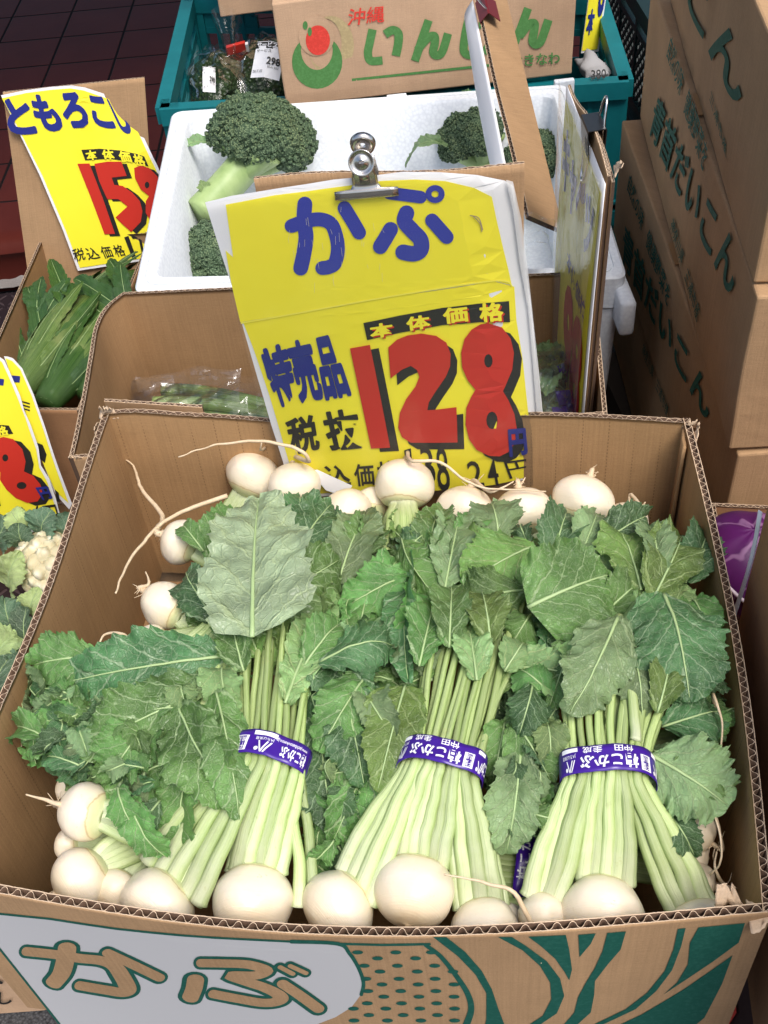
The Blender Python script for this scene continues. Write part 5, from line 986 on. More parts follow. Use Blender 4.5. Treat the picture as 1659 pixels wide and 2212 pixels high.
# ================================================================== teal crates, cartons and bags behind
def crate(label, cor, z0, z1, m, group, t=.012):
    FL_, FR_, BR_, BL_ = [dz(p, z1) for p in cor]; o = thing('plastic_crate', (FL_ + BR_) / 2, label, 'crate', group); o.location.z = z0; h = z1 - z0; Zv = V((0, 0, 1))
    for nm, a, b in (('front_side', FL_, FR_), ('back_side', BL_, BR_), ('left_side', FL_, BL_), ('right_side', FR_, BR_)):
        mb = MB(); d = (b - a); L_ = d.length; x = d / L_; y = x.cross(Zv); ctr = (FL_ + BR_) / 2; y = y if y.dot(ctr - a) > 0 else -y
        at_ = lambda u, w: a + x * u - Zv * w
        mb.box(at_(L_ / 2, .0175) + y * t * .3, x * L_ / 2, y * t * 1.0, Zv * .0145)          # rim
        mb.box(at_(L_ / 2, .068) + y * t / 2, x * (L_ / 2 - .01), y * t * .35, Zv * .006); mb.box(at_(L_ / 2, h - .02) + y * t / 2, x * L_ / 2, y * t * .5, Zv * .018)
        for uu in (.016, L_ - .016): mb.box(at_(uu, h / 2) + y * t / 2, x * .0155, y * t * .62, Zv * (h / 2 - .003))
        nb = max(3, int(L_ / .115)); w = (L_ - .06) / nb
        for i in range(nb):
            u0 = .03 + i * w; mb.box(at_(u0 + w, h / 2 + .01) + y * t / 2, x * .005, y * t * .42, Zv * (h / 2 - .03))
            if i in (0, nb - 1) and nm in ('front_side', 'back_side'):               # solid end plates with slots
                mb.box(at_(u0 + w * .5, .05) + y * t / 2, x * w * .5, y * t * .22, Zv * .016); mb.box(at_(u0 + w * .5, h * .72) + y * t / 2, x * w * .5, y * t * .22, Zv * h * .22)
                for s_ in (.25, .5, .75): mb.box(at_(u0 + w * s_, h * .55) + y * t / 2, x * .004, y * t * .40, Zv * h * .4)
                continue
            c_ = .024
            nd = int((w + h - .11) / c_) + 1
            for k in range(nd):
                for sg in (1, -1):
                    o0 = k * c_; p0 = (max(0, o0 - (h - .11)), min(o0, h - .11)); p1 = (min(o0, w), max(0, o0 - w))
                    if p1[0] - p0[0] < .004: continue
                    A_, B_ = [at_(u0 + (q[0] if sg > 0 else w - q[0]), .072 + q[1]) + y * (t / 2 + .001 * sg) for q in (p0, p1)]
                    mb.bar(A_, B_, t * .5, .0042, Zv.cross(x))
        mb.build(nm, m, o, False)
    mb = MB(); nb = 9
    for i in range(nb + 1): mb.bar(dz(FL_.lerp(FR_, i / nb), z0 + .0055), dz(BL_.lerp(BR_, i / nb), z0 + .0055), .02, .008)
    for i in range(7): mb.bar(dz(FL_.lerp(BL_, i / 6), z0 + .012), dz(FR_.lerp(BR_, i / 6), z0 + .012), .02, .005)
    mb.build('crate_floor', m, o, False); return o
kc = [at_z(342, 247, .70), at_z(1368, 186, .70), at_z(1300, -14, .70), at_z(402, -14, .70)]
kc[0] = kc[0] + V((0, .03, 0)); kc[1] = kc[1] + V((0, .03, 0))
crate('teal plastic crate holding bagged greens and a printed carton, topmost of its stack', kc, .468, .70, M['teal'], 'teal crates stacked at the back')
crate('teal plastic crate in the middle of the stack behind the foam box', kc, .235, .466, M['teal'], 'teal crates stacked at the back')
crate('teal plastic crate on the floor under the stack behind the foam box', kc, .002, .233, M['teal'], 'teal crates stacked at the back') if False else None
bench((kc[0].x + kc[1].x) / 2, (kc[0].y + kc[2].y) / 2, .66, .36, .233, 0, 'low wooden bench under the teal crates')
dkc = [V((.56, 1.62, 0)), V((.98, 1.62, 0)), V((.98, 2.3, 0)), V((.56, 2.3, 0))]
for k_, lb in ((3, 'black green crate on top of the dark stack at the back right'), (2, 'black green crate second in the dark stack at the back right'), (1, 'black green crate low in the dark stack at the back right')):
    crate(lb, dkc, .02 + .23 * k_ - .23, .018 + .23 * k_, M['dkcrate'], 'dark crates stacked at the back right')
def closed_carton(name, label, FL_, FR_, depthv, h, m, group=None, seed=0, cat='carton', bul=.004):
    """a taped shut carton: front bottom edge, depth vector, height"""
    o = thing(name, FL_, label, cat, group); X = FR_ - FL_; Zv = V((0, 0, h)); nx = 10
    bm_ = bmesh.new(); bmesh.ops.create_cube(bm_, size=1); bmesh.ops.subdivide_edges(bm_, edges=bm_.edges, cuts=7, use_grid_fill=True)
    mb = MB(); idx = {}
    for v in bm_.verts:
        a = V((v.co.x + .5, v.co.y + .5, v.co.z + .5)); p = FL_ + X * a.x + depthv * a.y + Zv * a.z
        s_ = lambda q: math.sin(PI * q)
        on = [(a.x < .001 or a.x > .999), (a.y < .001 or a.y > .999), (a.z < .001 or a.z > .999)]
        if sum(on) == 1:
            if on[0]: p += X.normalized() * (1 if a.x > .5 else -1) * bul * s_(a.y) * s_(a.z)
            if on[1]: p += depthv.normalized() * (1 if a.y > .5 else -1) * bul * s_(a.x) * s_(a.z)
            if on[2] and a.z > .5: p += V((0, 0, bul * s_(a.x) * s_(a.y)))
        p += V((nz(p * 9 + V((seed * 5, 0, 0))), nz(p * 9 + V((0, seed * 5, 4))), nz(p * 9 + V((3, 0, seed * 5))) * (a.z > .01))) * .0022
        k = 0 if on[2] else (1 if on[1] else 2); idx[v.index] = mb.add(p, ((a.x * X.length + a.y * depthv.length), a.z * h))
    for f in bm_.faces: mb.face(tuple(idx[v.index] for v in f.verts))
    bm_.free(); b = mb.build('carton_body', m, o, False, bevel=.0025)
    mb = MB()                                  # the flap edge along the side and the meeting flaps on top
    d_ = depthv.normalized(); x_ = X.normalized()
    mb.box(FL_ + Zv + X * .5 + depthv * .5 + V((0, 0, bul + .0016)), X * .497, d_ * .024, V((0, 0, .0004))); mb.build('tape_strip', M['tape_brown'], o, False)
    return o, b
M['tape_brown'] = mat('brown packing tape', (.30, .17, .075), .28, .5)
iFL, iFR, iTL = at_y(618, 222, 1.735), at_y(1236, 172, 1.735), at_y(605, 3, 1.745)
iFL.z = iFR.z = .707; ih = iTL.z - .707 + .002
ic, ib = closed_carton('bean_carton', 'pale pink brown carton printed with green kana and a red fruit mark', iFL, iFR, V((.01, .30, 0)), ih, M['card_pale'], bul=.002)
IS = Surf(iFL, iFR - iFL, V((0, .0, 1)), lambda u, v: .002 * math.sin(PI * max(0, min(1, u / (iFR - iFL).length))) * math.sin(PI * max(0, min(1, v / ih))))
mb = MB()
def ip(pts, off, m, *h): IS.loops(mb, [zl(2, pts)] + [zl(2, x)[::-1] for x in h], off, m)
ip(oval(640, 275, 138, 180), .0006, 1, oval(600, 260, 104, 150)); ip(oval(556, 370, 152, 164), .0010, 0, oval(554, 300, 96, 120, 28)); 
ip(oval(552, 215, 108, 122, 28), .0012, 3); ip([(445, 200), (520, 110), (600, 100), (620, 160), (560, 200), (500, 190)], .00122, 3)
ip(oval(590, 190, 130, 96), .0011, 1) if False else None
ip(oval(560, 240, 73, 90), .0018, 2); ip(oval(484, 150, 15, 26, 14), .0020, 0); ip(oval(511, 188, 13, 27, 14), .0021, 0)
IS.text(mb, '沖縄', zl(2, [(735, 155), (960, 132), (965, 30), (748, 52)]), .0012, 2, .012)
for i, (pl, w) in enumerate([([(890, 175), (872, 260), (862, 320), (880, 365), (950, 362)], 50), ([(965, 205), (1010, 180), (1045, 200), (1045, 260), (1030, 335)], 52), ([(1228, 120), (1190, 230), (1145, 366)], 50), ([(1160, 300), (1220, 230), (1262, 215), (1265, 260), (1255, 310), (1275, 332), (1310, 310), (1345, 200)], 50), ([(1470, 110), (1450, 200), (1440, 300), (1470, 330), (1500, 318)], 50), ([(1530, 150), (1640, 140)], 40), ([(1610, 100), (1600, 240), (1560, 320)], 46)]): IS.stroke(mb, zl(2, pl), w * .663 * .54, .0012 + i * .00004, 0, rnd=False)
for i, (pl, w) in enumerate([([(300, 45), (265, 140), (225, 240)], 46), ([(250, 205), (300, 140), (335, 130), (335, 170), (325, 230), (345, 250), (375, 225), (415, 110)], 48)]): IS.stroke(mb, zl(3, pl), w * .7064 * .54, .0012 + i * .00004, 0, rnd=False)
IS.text(mb, 'おきなわ', zl(3, [(205, 378), (480, 358), (478, 292), (205, 312)]), .0012, 0, .02); IS.stroke(mb, [zp(2, 765, 480), zp(2, 1700, 380)], 16 * .358, .0012, 0, smooth=False, rnd=False)
mb.build('front_print', [M['ink_lgreen'], M['ink_beige'], M['ink_red'], M['card_pale']], ib, False)
oF = at_z(477, 38, .706); closed_carton('brown_carton', 'plain brown carton at the top behind the bags of greens', oF, oF + V((.42, .012, 0)), V((0, .3, 0)), .2, M['card_pale'])
m = mat('dark packed greens', (.02, .05, .012), .4, .4); M['kale'] = m; n = N(m); ob = n.coord('Object'); vo = n.vor(ob, 120); n.color(n.mix(vo, (.03, .065, .015), (.006, .015, .005))); n.bump(vo, 1.0, .006)
def kale(label, px, z, rx, seed, lab=None, tie=None):
    c = at_z(*px, z); o = thing('greens_bag', c, label, 'bagged greens', 'bags of dark greens in the teal crate'); mb = MB(); 
    mb.grid(lambda u, v: c + V((math.sin(PI * v) * math.cos(2 * PI * u) * rx, math.sin(PI * v) * math.sin(2 * PI * u) * rx * 1.5, math.cos(PI * v) * .055)) * (1 + .25 * nz((u * 8 % 8, v * 7, seed))), 48, 28); mb.build('leaves', M['kale'], o, True)
    mb = MB(); mb.grid(lambda u, v: c + V((math.sin(PI * v) * math.cos(2 * PI * u) * rx, math.sin(PI * v) * math.sin(2 * PI * u) * rx * 1.5, math.cos(PI * v) * .060)) * (1.10 + .22 * abs(nz((u * 11, v * 9, seed + 3)))), 40, 24)
    if tie: 
        T_ = at_z(*tie[0], z + .05); U_ = at_z(*tie[1], z + .10); tp = cat_pts([c + V((0, 0, .02)), T_, U_], 6); mb.tube(tp, [.03, .026, .022, .016, .011, .008, .007, .012, .02, .028, .034, .04, .045], 9, 0, .6, cap=False)
    mb.build('bag_film', M['film_dk'], o, True)
    if tie:
        mb = MB(); q = at_z(*tie[2], z + .062); mb.box(q, V((.018, .002, .002)), V((0, .006, 0)), V((0, -.003, .009))); 
        mb.build('red_tie', M['p_red'], o, False, bevel=.001); mb = MB(); mb.box(q + V((.021, 0, 0)), V((.0025, 0, 0)), V((0, .006, 0)), V((0, -.003, .008))); mb.build('white_tie_end', M['p_white'], o, False)
    if lab:
        q = [at_z(x, y, zl_) for (x, y), zl_ in lab]; O = q[0]; LS = Surf(O, q[1] - O, q[3] - O, lambda u, v: .008 * math.sin(PI * max(0, min(1, u / (q[1] - O).length)))); W_, H_ = (q[1] - O).length, (q[3] - O).length; mb = MB()
        LS.loops(mb, [[(0, 0), (W_, 0), (W_, H_), (0, H_)]], 0, 0, px=False)
        LS.loops(mb, [[(0, H_ * .80), (W_, H_ * .80), (W_, H_ * .98), (0, H_ * .98)]], .0008, 1, px=False)
        def lt(b_, x0, y0, x1, y1, m_, bo_): LS.text(mb, b_, [(W_ * x0, H_ * y0), (W_ * x1, H_ * y0), (W_ * x1, H_ * y1), (W_ * x0, H_ * y1)], .0014, m_, bo_, px=False)
        lt('サービス品', .04, .82, .96, .96, 0, .03); lt('サービス', .06, .68, .6, .77, 1, .0); lt('298', .5, .36, .94, .56, 1, .03); lt('税込 322', .55, .26, .92, .33, 1, 0); lt('加工日', .05, .12, .4, .2, 1, 0)
        mb.build('price_label', [M['p_white'], M['p_black']], o, True)
kale('bag of dark greens tied with red tape at the back left', (478, 190), .60, .062, 2, [((438, 198), .69), ((466, 200), .685), ((485, 146), .715), ((455, 148), .715)], ((500, 130), (490, 40), (510, 104)))
kale('bag of dark greens with a large white price label', (580, 170), .60, .07, 6, [((541, 168), .69), ((603, 175), .685), ((610, 96), .73), ((553, 90), .73)], None)
# rolls and a yellow card in the right of the crate
yc = thing('price_card', at_z(1265, 130, .62), 'yellow price card standing in the right of the teal crate', 'price card')
YS = Surf(at_y(1255, 115, 1.90), at_y(1300, 110, 1.96) - at_y(1255, 115, 1.90), V((0, .1, 1))); mb = MB(); YS.loops(mb, [[(0, 0), (.07, 0), (.07, .2), (0, .2)]], 0, 0, px=False); YS.loops(mb, [[(.0, .004), (.062, .004), (.062, .2), (.0, .2)]], .001, 1, px=False)
YS.text(mb, '3', [(.004, .10), (.034, .10), (.034, .16), (.004, .16)], .002, 2, .05, px=False); YS.text(mb, '8', [(.038, .06), (.06, .06), (.06, .14), (.038, .14)], .0022, 3, .05, px=False); YS.text(mb, '本', [(.004, .03), (.03, .03), (.03, .07), (.004, .07)], .0022, 3, .04, px=False)
mb.build('card_sheet', [M['p_white'], M['p_yel'], M['p_red'], M['p_navy']], yc, False)
M['greyw'] = mat('dull white wrapping', (.36, .36, .37), .6)
wr = thing('wrapped_pack', at_z(1335, 165, .66), 'white wrapped pack marked 380 in the right end of the teal crate', 'pack'); c = at_z(1283, 150, .675); mb = MB()
mb.grid(lambda u, v: c + V((.022 * math.cos(2 * PI * u) * math.sin(PI * v) ** .5, .05 * -math.cos(PI * v), .014 * math.sin(2 * PI * u) * math.sin(PI * v) ** .5)) * (1 + .5 * nz((u * 6, v * 6, 1))), 24, 16); mb.build('wrapping', M['greyw'], wr, True)
WS = Surf(at_z(1277, 172, .70), V((1, -.05, 0)), V((0, .5, .85))); mb = MB(); WS.text(mb, '380', [(0, 0), (.024, 0), (.024, .014), (0, .014)], .002, 0, .02, px=False); mb.build('pack_print', M['p_black'], wr, False)

# ================================================================== corn at the left
cz = .42; qFL, qFR, qBR, qBL = at_z(-75, 884, cz), at_z(172, 886, cz), at_z(332, 500, cz), at_z(88, 514, cz)
carton_open('corn_carton', 'open brown carton of corn ears at the left', 'carton', None, .02, cor=(qFL, qFR, qBR, qBL), mats=[M['card_red'], M['card_pl'], M['flute'], M['torn']], seeds=60, t=.005, pitch=.008)
y0, y1 = qBL.y - .035, qBL.y + .02
nTL, nTR, nBL = at_y(2, 206, y1), at_y(258, 214, y1), at_y(166, 588, y0)
NS = Surf(nTL, nTR - nTL, nBL - nTL, lambda u, v: -.02 * max(0, u - .14) / .1 * max(0, .1 - v) / .1 if u > .14 and v < .1 else 0.0)
cp_ = thing('price_card', nBL, 'yellow price card reading 158 above the corn', 'price card')
mb = MB(); NS.loops(mb, [zl(1, [(5, 575), (150, 545), (300, 525), (430, 515), (510, 527), (640, 570), (755, 612), (850, 790), (950, 1000), (1040, 1220), (1120, 1400), (1200, 1545), (830, 1578), (470, 1634), (380, 1390), (240, 1060), (100, 770)])], 0, 0); cs_ = mb.build('card_sheet', M['p_white'], cp_, True)
mb = MB(); 
def nl(pts, off, m, *h): NS.loops(mb, [zl(1, pts)] + [zl(1, x)[::-1] for x in h], off, m)
nl([(12, 592), (160, 560), (300, 542), (425, 532), (505, 545), (630, 588), (740, 628), (835, 800), (935, 1010), (1025, 1230), (1105, 1405), (1170, 1530), (830, 1562), (482, 1615), (395, 1385), (255, 1055), (110, 770)], .001, 0)
for ch, q in zip('ともろこし', ([(62, 803), (222, 800), (165, 600), (28, 600)], [(235, 785), (390, 780), (300, 572), (183, 580)], [(400, 762), (548, 762), (478, 560), (362, 565)], [(575, 752), (698, 772), (625, 590), (535, 578)], [(735, 790), (812, 806), (690, 610), (648, 603)])): NS.text(mb, ch, zl(1, q), .002, 1, .058)
nl([(492, 902), (600, 895), (720, 905), (820, 925), (870, 942), (897, 1002), (800, 975), (660, 955), (515, 965)], .002, 3)
for ch, q in zip('本体価格', ([(530, 965), (595, 958), (575, 900), (512, 910)], [(625, 955), (695, 962), (680, 898), (612, 902)], [(728, 972), (800, 978), (778, 912), (712, 908)], [(818, 990), (885, 1002), (862, 935), (800, 925)])): NS.text(mb, ch, zl(1, q), .0028, 0, .04)
d1 = [(468, 985), (540, 983), (620, 1190), (695, 1408), (632, 1410), (550, 1190)]; d5 = [(570, 985), (650, 972), (733, 972), (765, 1058), (675, 1068), (690, 1112), (740, 1118), (800, 1160), (845, 1210), (860, 1270), (850, 1335), (792, 1396), (740, 1350), (698, 1308), (770, 1242), (715, 1198), (648, 1198), (600, 1090)]
d8 = [(810, 1010), (850, 995), (900, 1010), (950, 1060), (975, 1120), (970, 1160), (1010, 1200), (1040, 1280), (1030, 1350), (980, 1375), (920, 1350), (880, 1280), (880, 1210), (900, 1180), (850, 1140), (815, 1070)]
for i, p in enumerate((d1, d5, d8)): nl(sh(p, 32, 14), .002 + i * .0001, 3); nl(p, .0028 + i * .0001, 2)
nl(oval(888, 1112, 14, 20, 10), .0034, 3)
for ch, q in zip('税込価格178', ([(455, 1580), (520, 1562), (500, 1490), (430, 1500)], [(535, 1568), (610, 1555), (580, 1485), (510, 1495)], [(628, 1560), (690, 1548), (660, 1478), (595, 1485)], [(705, 1550), (765, 1538), (735, 1470), (672, 1478)], [(800, 1560), (825, 1558), (775, 1420), (750, 1430)], [(860, 1550), (900, 1545), (850, 1410), (790, 1418)], [(940, 1540), (990, 1535), (940, 1400), (880, 1410)])): NS.text(mb, ch, zl(1, q), .002, 3, .012)
mb.build('card_print', [M['p_yel'], M['p_navy'], M['p_red'], M['p_black']], cs_, True)
kb = [at_y(6, 300 * .0 + 200, y1 + .012), at_y(312, 168, y1 + .012)]
cb = thing('cardboard_sheet', V((kb[0].x, kb[0].y, .1)), 'brown cardboard sheet behind the 158 corn price card', 'cardboard')
lw = NS.ey; A, B = kb; corr_wall('cardboard', cb, line(A, B), lambda u: A.lerp(B, u) + lw * .45, V((0, 1, 0)), .004, .007, mats=[M['card'], M['card_pl'], M['flute'], M['torn']], seed=71, rows=6)
HK = {'a': huskmat('corn husk green', (.025, .072, .014), (.055, .125, .026), (.10, .17, .045)), 'b': huskmat('corn husk pale', (.055, .115, .025), (.13, .20, .05), (.27, .29, .12)), 'c': huskmat('corn leaf dark', (.025, .07, .02), (.05, .115, .035), (.08, .15, .05))}
L.update({'ha': HK['a'], 'hb': HK['b'], 'hc': HK['c']})
def corn(label, a, b, z, r, pale, seed):
    A, B = at_z(*a, z), at_z(*b, z + .015); o = thing('corn_ear', A, label, 'corn', 'ears of corn in the left carton'); rr_ = random.Random(seed); t_ = (B - A).normalized(); mb = MB()
    P_ = [A.lerp(B, i / 14) for i in range(15)]; mb.tube(P_, [r * (.25 + .75 * math.sin(PI * min(1, .12 + .8 * i / 14)) ** .7) for i in range(15)], 18); mb.build('ear', HK['b' if seed < 2 else 'a'], o, True)
    for i in range(17):
        an = rr_.uniform(-1.8, 1.8); s_ = t_.cross(V((0, -.4, .9))).normalized(); nn = s_.cross(t_); nn = nn if nn.z > 0 else -nn; off = (nn * math.cos(an) + s_ * math.sin(an)) * r * .88
        leaf(o, A + off * .45, B.lerp(A, rr_.uniform(-.15, .35)) + off * rr_.uniform(.8, 1.6), r / mpp(A) * rr_.uniform(.26, .5), rr_.choice(pale), shape='long', lift=r * .25, up=off.normalized(), fold=-.35, wav=.35, rib=.5, seed=seed + i * .7)
corn('pale green corn ear at the front of the left carton with its husk split open', (45, 838), (190, 655), .385, .036, ('ha', 'hb', 'hb'), 1)
corn('dark green corn ear lying right of the pale one in the left carton', (100, 872), (235, 690), .37, .034, ('ha', 'ha', 'hc', 'hb'), 2)
corn('corn ear under loose dark leaves at the back of the left carton', (130, 700), (300, 600), .36, .034, ('hc', 'hc', 'ha'), 3)
corn('dark corn ear against the right side of the left carton', (190, 860), (300, 700), .355, .034, ('hc', 'ha'), 4)
cl = thing('corn_leaves', at_z(160, 640, .36), 'loose dark green corn leaves at the back of the left carton', 'corn leaves')
for a, b, w, z0, z1 in (((110, 800), (75, 620), 24, .38, .40), ((80, 720), (90, 600), 20, .38, .41), ((60, 760), (150, 600), 22, .36, .42), ((180, 720), (110, 560), 22, .38, .42), ((250, 700), (120, 610), 22, .39, .41), ((290, 690), (160, 600), 24, .38, .42), ((300, 660), (235, 560), 22, .38, .43), ((280, 680), (260, 570), 20, .39, .44), ((230, 760), (300, 650), 22, .38, .40), ((90, 690), (60, 560 + 60), 18, .38, .41), ((200, 650), (270, 600), 20, .37, .41), ((150, 640), (220, 620), 20, .36, .40), ((60, 800), (30, 700), 18, .33, .37), ((250, 840), (290, 700), 20, .36, .38)):
    leaf(cl, at_z(*a, z0), at_z(*b, z1), w, rng.choice(('hc', 'hc', 'ha')), shape='long', lift=.012, fold=.35, wav=.5, rib=.6)

# ================================================================== cauliflower at the left edge
hz = .22; aFL, aFR, aBR, aBL = at_z(-330, 1560, hz), at_z(20, 1575, hz), at_z(178, 1085, hz), at_z(-120, 1085, hz)
carton_open('cauliflower_carton', 'open brown carton of cauliflowers at the left edge', 'carton', None, .012, cor=(aFL, aFR, aBR, aBL), seeds=80)
vTL, vTR, vBL = at_y(0, 770, 1.34), at_y(60, 790, 1.33), at_y(30, 1135, 1.30)
VS = Surf(at_y(-100, 790, 1.34), V((1, -.04, 0)), V((.0, -.10, -1)), lambda u, v: .008 * math.sin(v * 12))
def vcard(pts_w, pts_y, off, label, draw):
    o = thing('price_card', VS.pt(.1, .3, 0), label, 'price card'); mb = MB(); VS.loops(mb, [zl(8, pts_w)], off, 0); s_ = mb.build('card_sheet', M['p_white'], o, True)
    mb = MB(); VS.loops(mb, [zl(8, pts_y)], off + .0012, 0); draw(mb, off + .002); mb.build('card_print', [M['p_yel'], M['p_navy'], M['p_red'], M['p_black']], s_, True)
def dr1(mb, o):
    T = lambda ch, q, m, b, d=0: VS.text(mb, ch, zl(8, q), o + d, m, b)
    VS.stroke(mb, zl(8, [(-60, 775), (28, 785)]), 14, o, 1, rnd=False, smooth=False)
    VS.loops(mb, [zl(8, [(-160, 1030), (58, 1045), (85, 1095), (-160, 1112)])], o, 3); T('格', [(-8, 1108), (62, 1098), (40, 1045), (-20, 1050)], 0, .04, .0006); T('価', [(-85, 1108), (-20, 1105), (-35, 1048), (-95, 1050)], 0, .04, .0006)
    e8 = [(-30, 1130), (25, 1112), (85, 1125), (140, 1185), (160, 1260), (150, 1320), (205, 1345), (250, 1400), (262, 1455), (232, 1500), (170, 1510), (100, 1480), (45, 1430), (5, 1370), (8, 1325), (-25, 1290), (-50, 1210)]
    VS.loops(mb, [zl(8, sh(e8, 48, 18))], o + .0002, 3); VS.loops(mb, [zl(8, e8), zl(8, oval(38, 1238, 18, 22, 12))[::-1], zl(8, oval(136, 1405, 30, 22, 12))[::-1]], o + .0008, 2)
    VS.loops(mb, [zl(8, [(-160, 1240), (-60, 1230), (10, 1530), (-160, 1530)])], o + .0004, 3)
    T('円', [(265, 1490), (322, 1480), (292, 1410), (222, 1418)], 1, .05, .0014)
    for ch, q in zip('3 84円'.replace(' ', ''), ([(-10, 1690), (45, 1680), (20, 1570), (-30, 1580)], [(138, 1675), (190, 1665), (150, 1530), (92, 1540)], [(198, 1660), (258, 1650), (240, 1525), (190, 1535)], [(300, 1668), (378, 1650), (338, 1520), (258, 1530)])): T(ch, q, 3, .01)
def dr2(mb, o):
    VS.stroke(mb, zl(8, [(60, 780), (118, 785)]), 14, o, 1, rnd=False, smooth=False); VS.loops(mb, [zl(8, [(200, 1160), (255, 1180), (280, 1240), (268, 1290), (225, 1250)])], o, 3); VS.loops(mb, [zl(8, [(330, 1450), (352, 1470), (360, 1530), (340, 1520)])], o, 3)
    for y in (920, 940, 960): VS.stroke(mb, zl(8, [(135, y), (175, y + 12)]), 3, o, 3, smooth=False)
vcard([(-160, 600), (0, 635), (30, 655), (75, 755), (125, 870), (150, 960), (190, 1050), (235, 1180), (250, 1290), (300, 1370), (340, 1490), (385, 1672), (200, 1690), (0, 1712), (-160, 1720)], [(-160, 615), (0, 650), (18, 668), (62, 765), (112, 885), (160, 1010), (180, 1070), (222, 1190), (240, 1300), (285, 1380), (325, 1500), (368, 1655), (190, 1675), (0, 1695), (-160, 1705)], .004, 'yellow price card reading 84 yen in front at the left edge', dr1)
vcard([(20, 650), (45, 652), (75, 662), (130, 722), (200, 880), (270, 1080), (345, 1310), (432, 1540), (415, 1575), (330, 1480), (240, 1250), (150, 980), (60, 760)], [(30, 660), (70, 675), (120, 728), (190, 890), (258, 1085), (330, 1310), (412, 1535), (330, 1460), (240, 1250), (150, 980), (60, 760)], -.004, 'second yellow price card half hidden behind the 84 yen one', dr2)
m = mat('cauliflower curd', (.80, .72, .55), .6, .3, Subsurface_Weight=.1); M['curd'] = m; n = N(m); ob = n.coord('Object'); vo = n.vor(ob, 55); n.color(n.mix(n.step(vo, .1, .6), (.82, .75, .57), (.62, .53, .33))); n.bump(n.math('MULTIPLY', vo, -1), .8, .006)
def cauli(label, px, z, rpx, seed, lv):
    c = at_z(*px, z); r = rpx * mpp(c); o = thing('cauliflower', c, label, 'cauliflower', 'cauliflowers in the left carton'); rr_ = random.Random(seed); mb = MB()
    for i in range(46):
        t_ = (i + .5) / 46; ph = i * 2.39996; th = math.acos(1 - t_ * 1.1); d = V((math.sin(th) * math.cos(ph), math.sin(th) * math.sin(ph), math.cos(th) * .8)); b = len(mb.v); dr = r * rr_.uniform(.20, .28); dc = c + d * r * .78
        for j in range(9):
            for k in range(12): a, e = 2 * PI * k / 12, PI * j / 8; p = V((math.sin(e) * math.cos(a), math.sin(e) * math.sin(a), math.cos(e))); mb.add(dc + p * dr * (1 + .22 * nz(p * 3 + dc * 40)))
        for j in range(8):
            for k in range(12): mb.face((b + j * 12 + k, b + j * 12 + (k + 1) % 12, b + (j + 1) * 12 + (k + 1) % 12, b + (j + 1) * 12 + k))
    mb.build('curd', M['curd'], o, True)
    for a, b, w, k, z0, z1, kw in lv: leaf(o, at_z(*a, z + z0), at_z(*b, z + z1), w, k, **kw)
    return o
L['cau'] = leafmat('cauliflower leaf', (.10, .19, .10), (.38, .47, .32), 1, .8); L['cauw'] = leafmat('cauliflower pale leaf', (.40, .50, .20), (.55, .62, .36), 1, .6)
cauli('cream cauliflower head ringed by blue green leaves beside the carton wall', (112, 1218), .30, 82, 1, [((55, 1170), (40, 1130), 34, 'cau', .02, .06, dict(fold=.3)), ((95, 1160), (110, 1100), 40, 'cau', .02, .07, dict(fold=.3)), ((150, 1165), (165, 1110), 34, 'cau', .02, .06, dict(fold=.4)), ((20, 1270), (45, 1190), 44, 'cauw', .0, .06, dict(fold=.3, shape='round')), ((70, 1330), (85, 1270), 34, 'cauw', .02, .06, dict(fold=.4, shape='round')), ((0, 1180), (25, 1120), 40, 'cau', .0, .05, dict()), ((120, 1330), (150, 1270), 34, 'cau', .0, .05, dict(fold=.3)), ((60, 1150), (20, 1100), 30, 'cauw', .02, .06, dict())])
cauli('cauliflower wrapped in folded grey green leaves at the left edge', (10, 1390), .28, 60, 2, [((30, 1360), (10, 1290), 36, 'cau', .03, .07, dict(fold=.6)), ((60, 1400), (55, 1310), 34, 'cau', .02, .07, dict(fold=.5)), ((-10, 1420), (40, 1370), 40, 'cauw', .05, .06, dict(fold=.5)), ((80, 1480), (100, 1350), 44, 'cau', .0, .05, dict(fold=.3)), ((30, 1500), (70, 1400), 50, 'cau', .04, .06, dict(fold=.2)), ((-20, 1520), (20, 1420), 50, 'cau', .05, .07, dict(fold=.2)), ((40, 1560), (30, 1460), 46, 'cau', .03, .05, dict()), ((110, 1420), (130, 1320), 34, 'cau', .0, .03, dict(fold=.3))])
# ================================================================== daikon cartons at the right
def daikon(label, FLb, BLb, h, seed, m='card', w=.36):
    d = BLb - FLb; x = V((d.y, -d.x, 0)).normalized() * w
    return closed_carton('radish_carton', label, FLb, FLb + x, d, h, M[m], 'radish cartons stacked at the right', seed, bul=.003)
DH = .186; dB0, dB1 = at_z(1571, 971, .744), at_z(1381, 252, .744); dD0, dD1 = at_z(1594, 980, .740), at_z(1345, 258, .740); dA0, dA1 = at_z(1627, 614, .932), at_z(1446, 0, .932)
dD0.z = dD1.z = .555
def side_print(body, F0, B0, h, items):
    s_ = Surf(F0, F0 - B0, V((0, 0, 1)), None); s_.O = F0 + s_.n * .0012; s_.d = lambda u, v: .003 * math.sin(PI * max(0, min(1, -u / (F0 - B0).length))) * math.sin(PI * max(0, min(1, v / h))); mb = MB()
    for b_, k, q, bold in items: s_.text(mb, b_, [zp(k, *p) if k else p for p in q], .0006, 0, bold)
    mb.build('side_print', M['ink_dgreen'], body, False)
_, bB = daikon('brown radish carton with green kana on its side, second from the top', dB0, dB1, DH, 1)
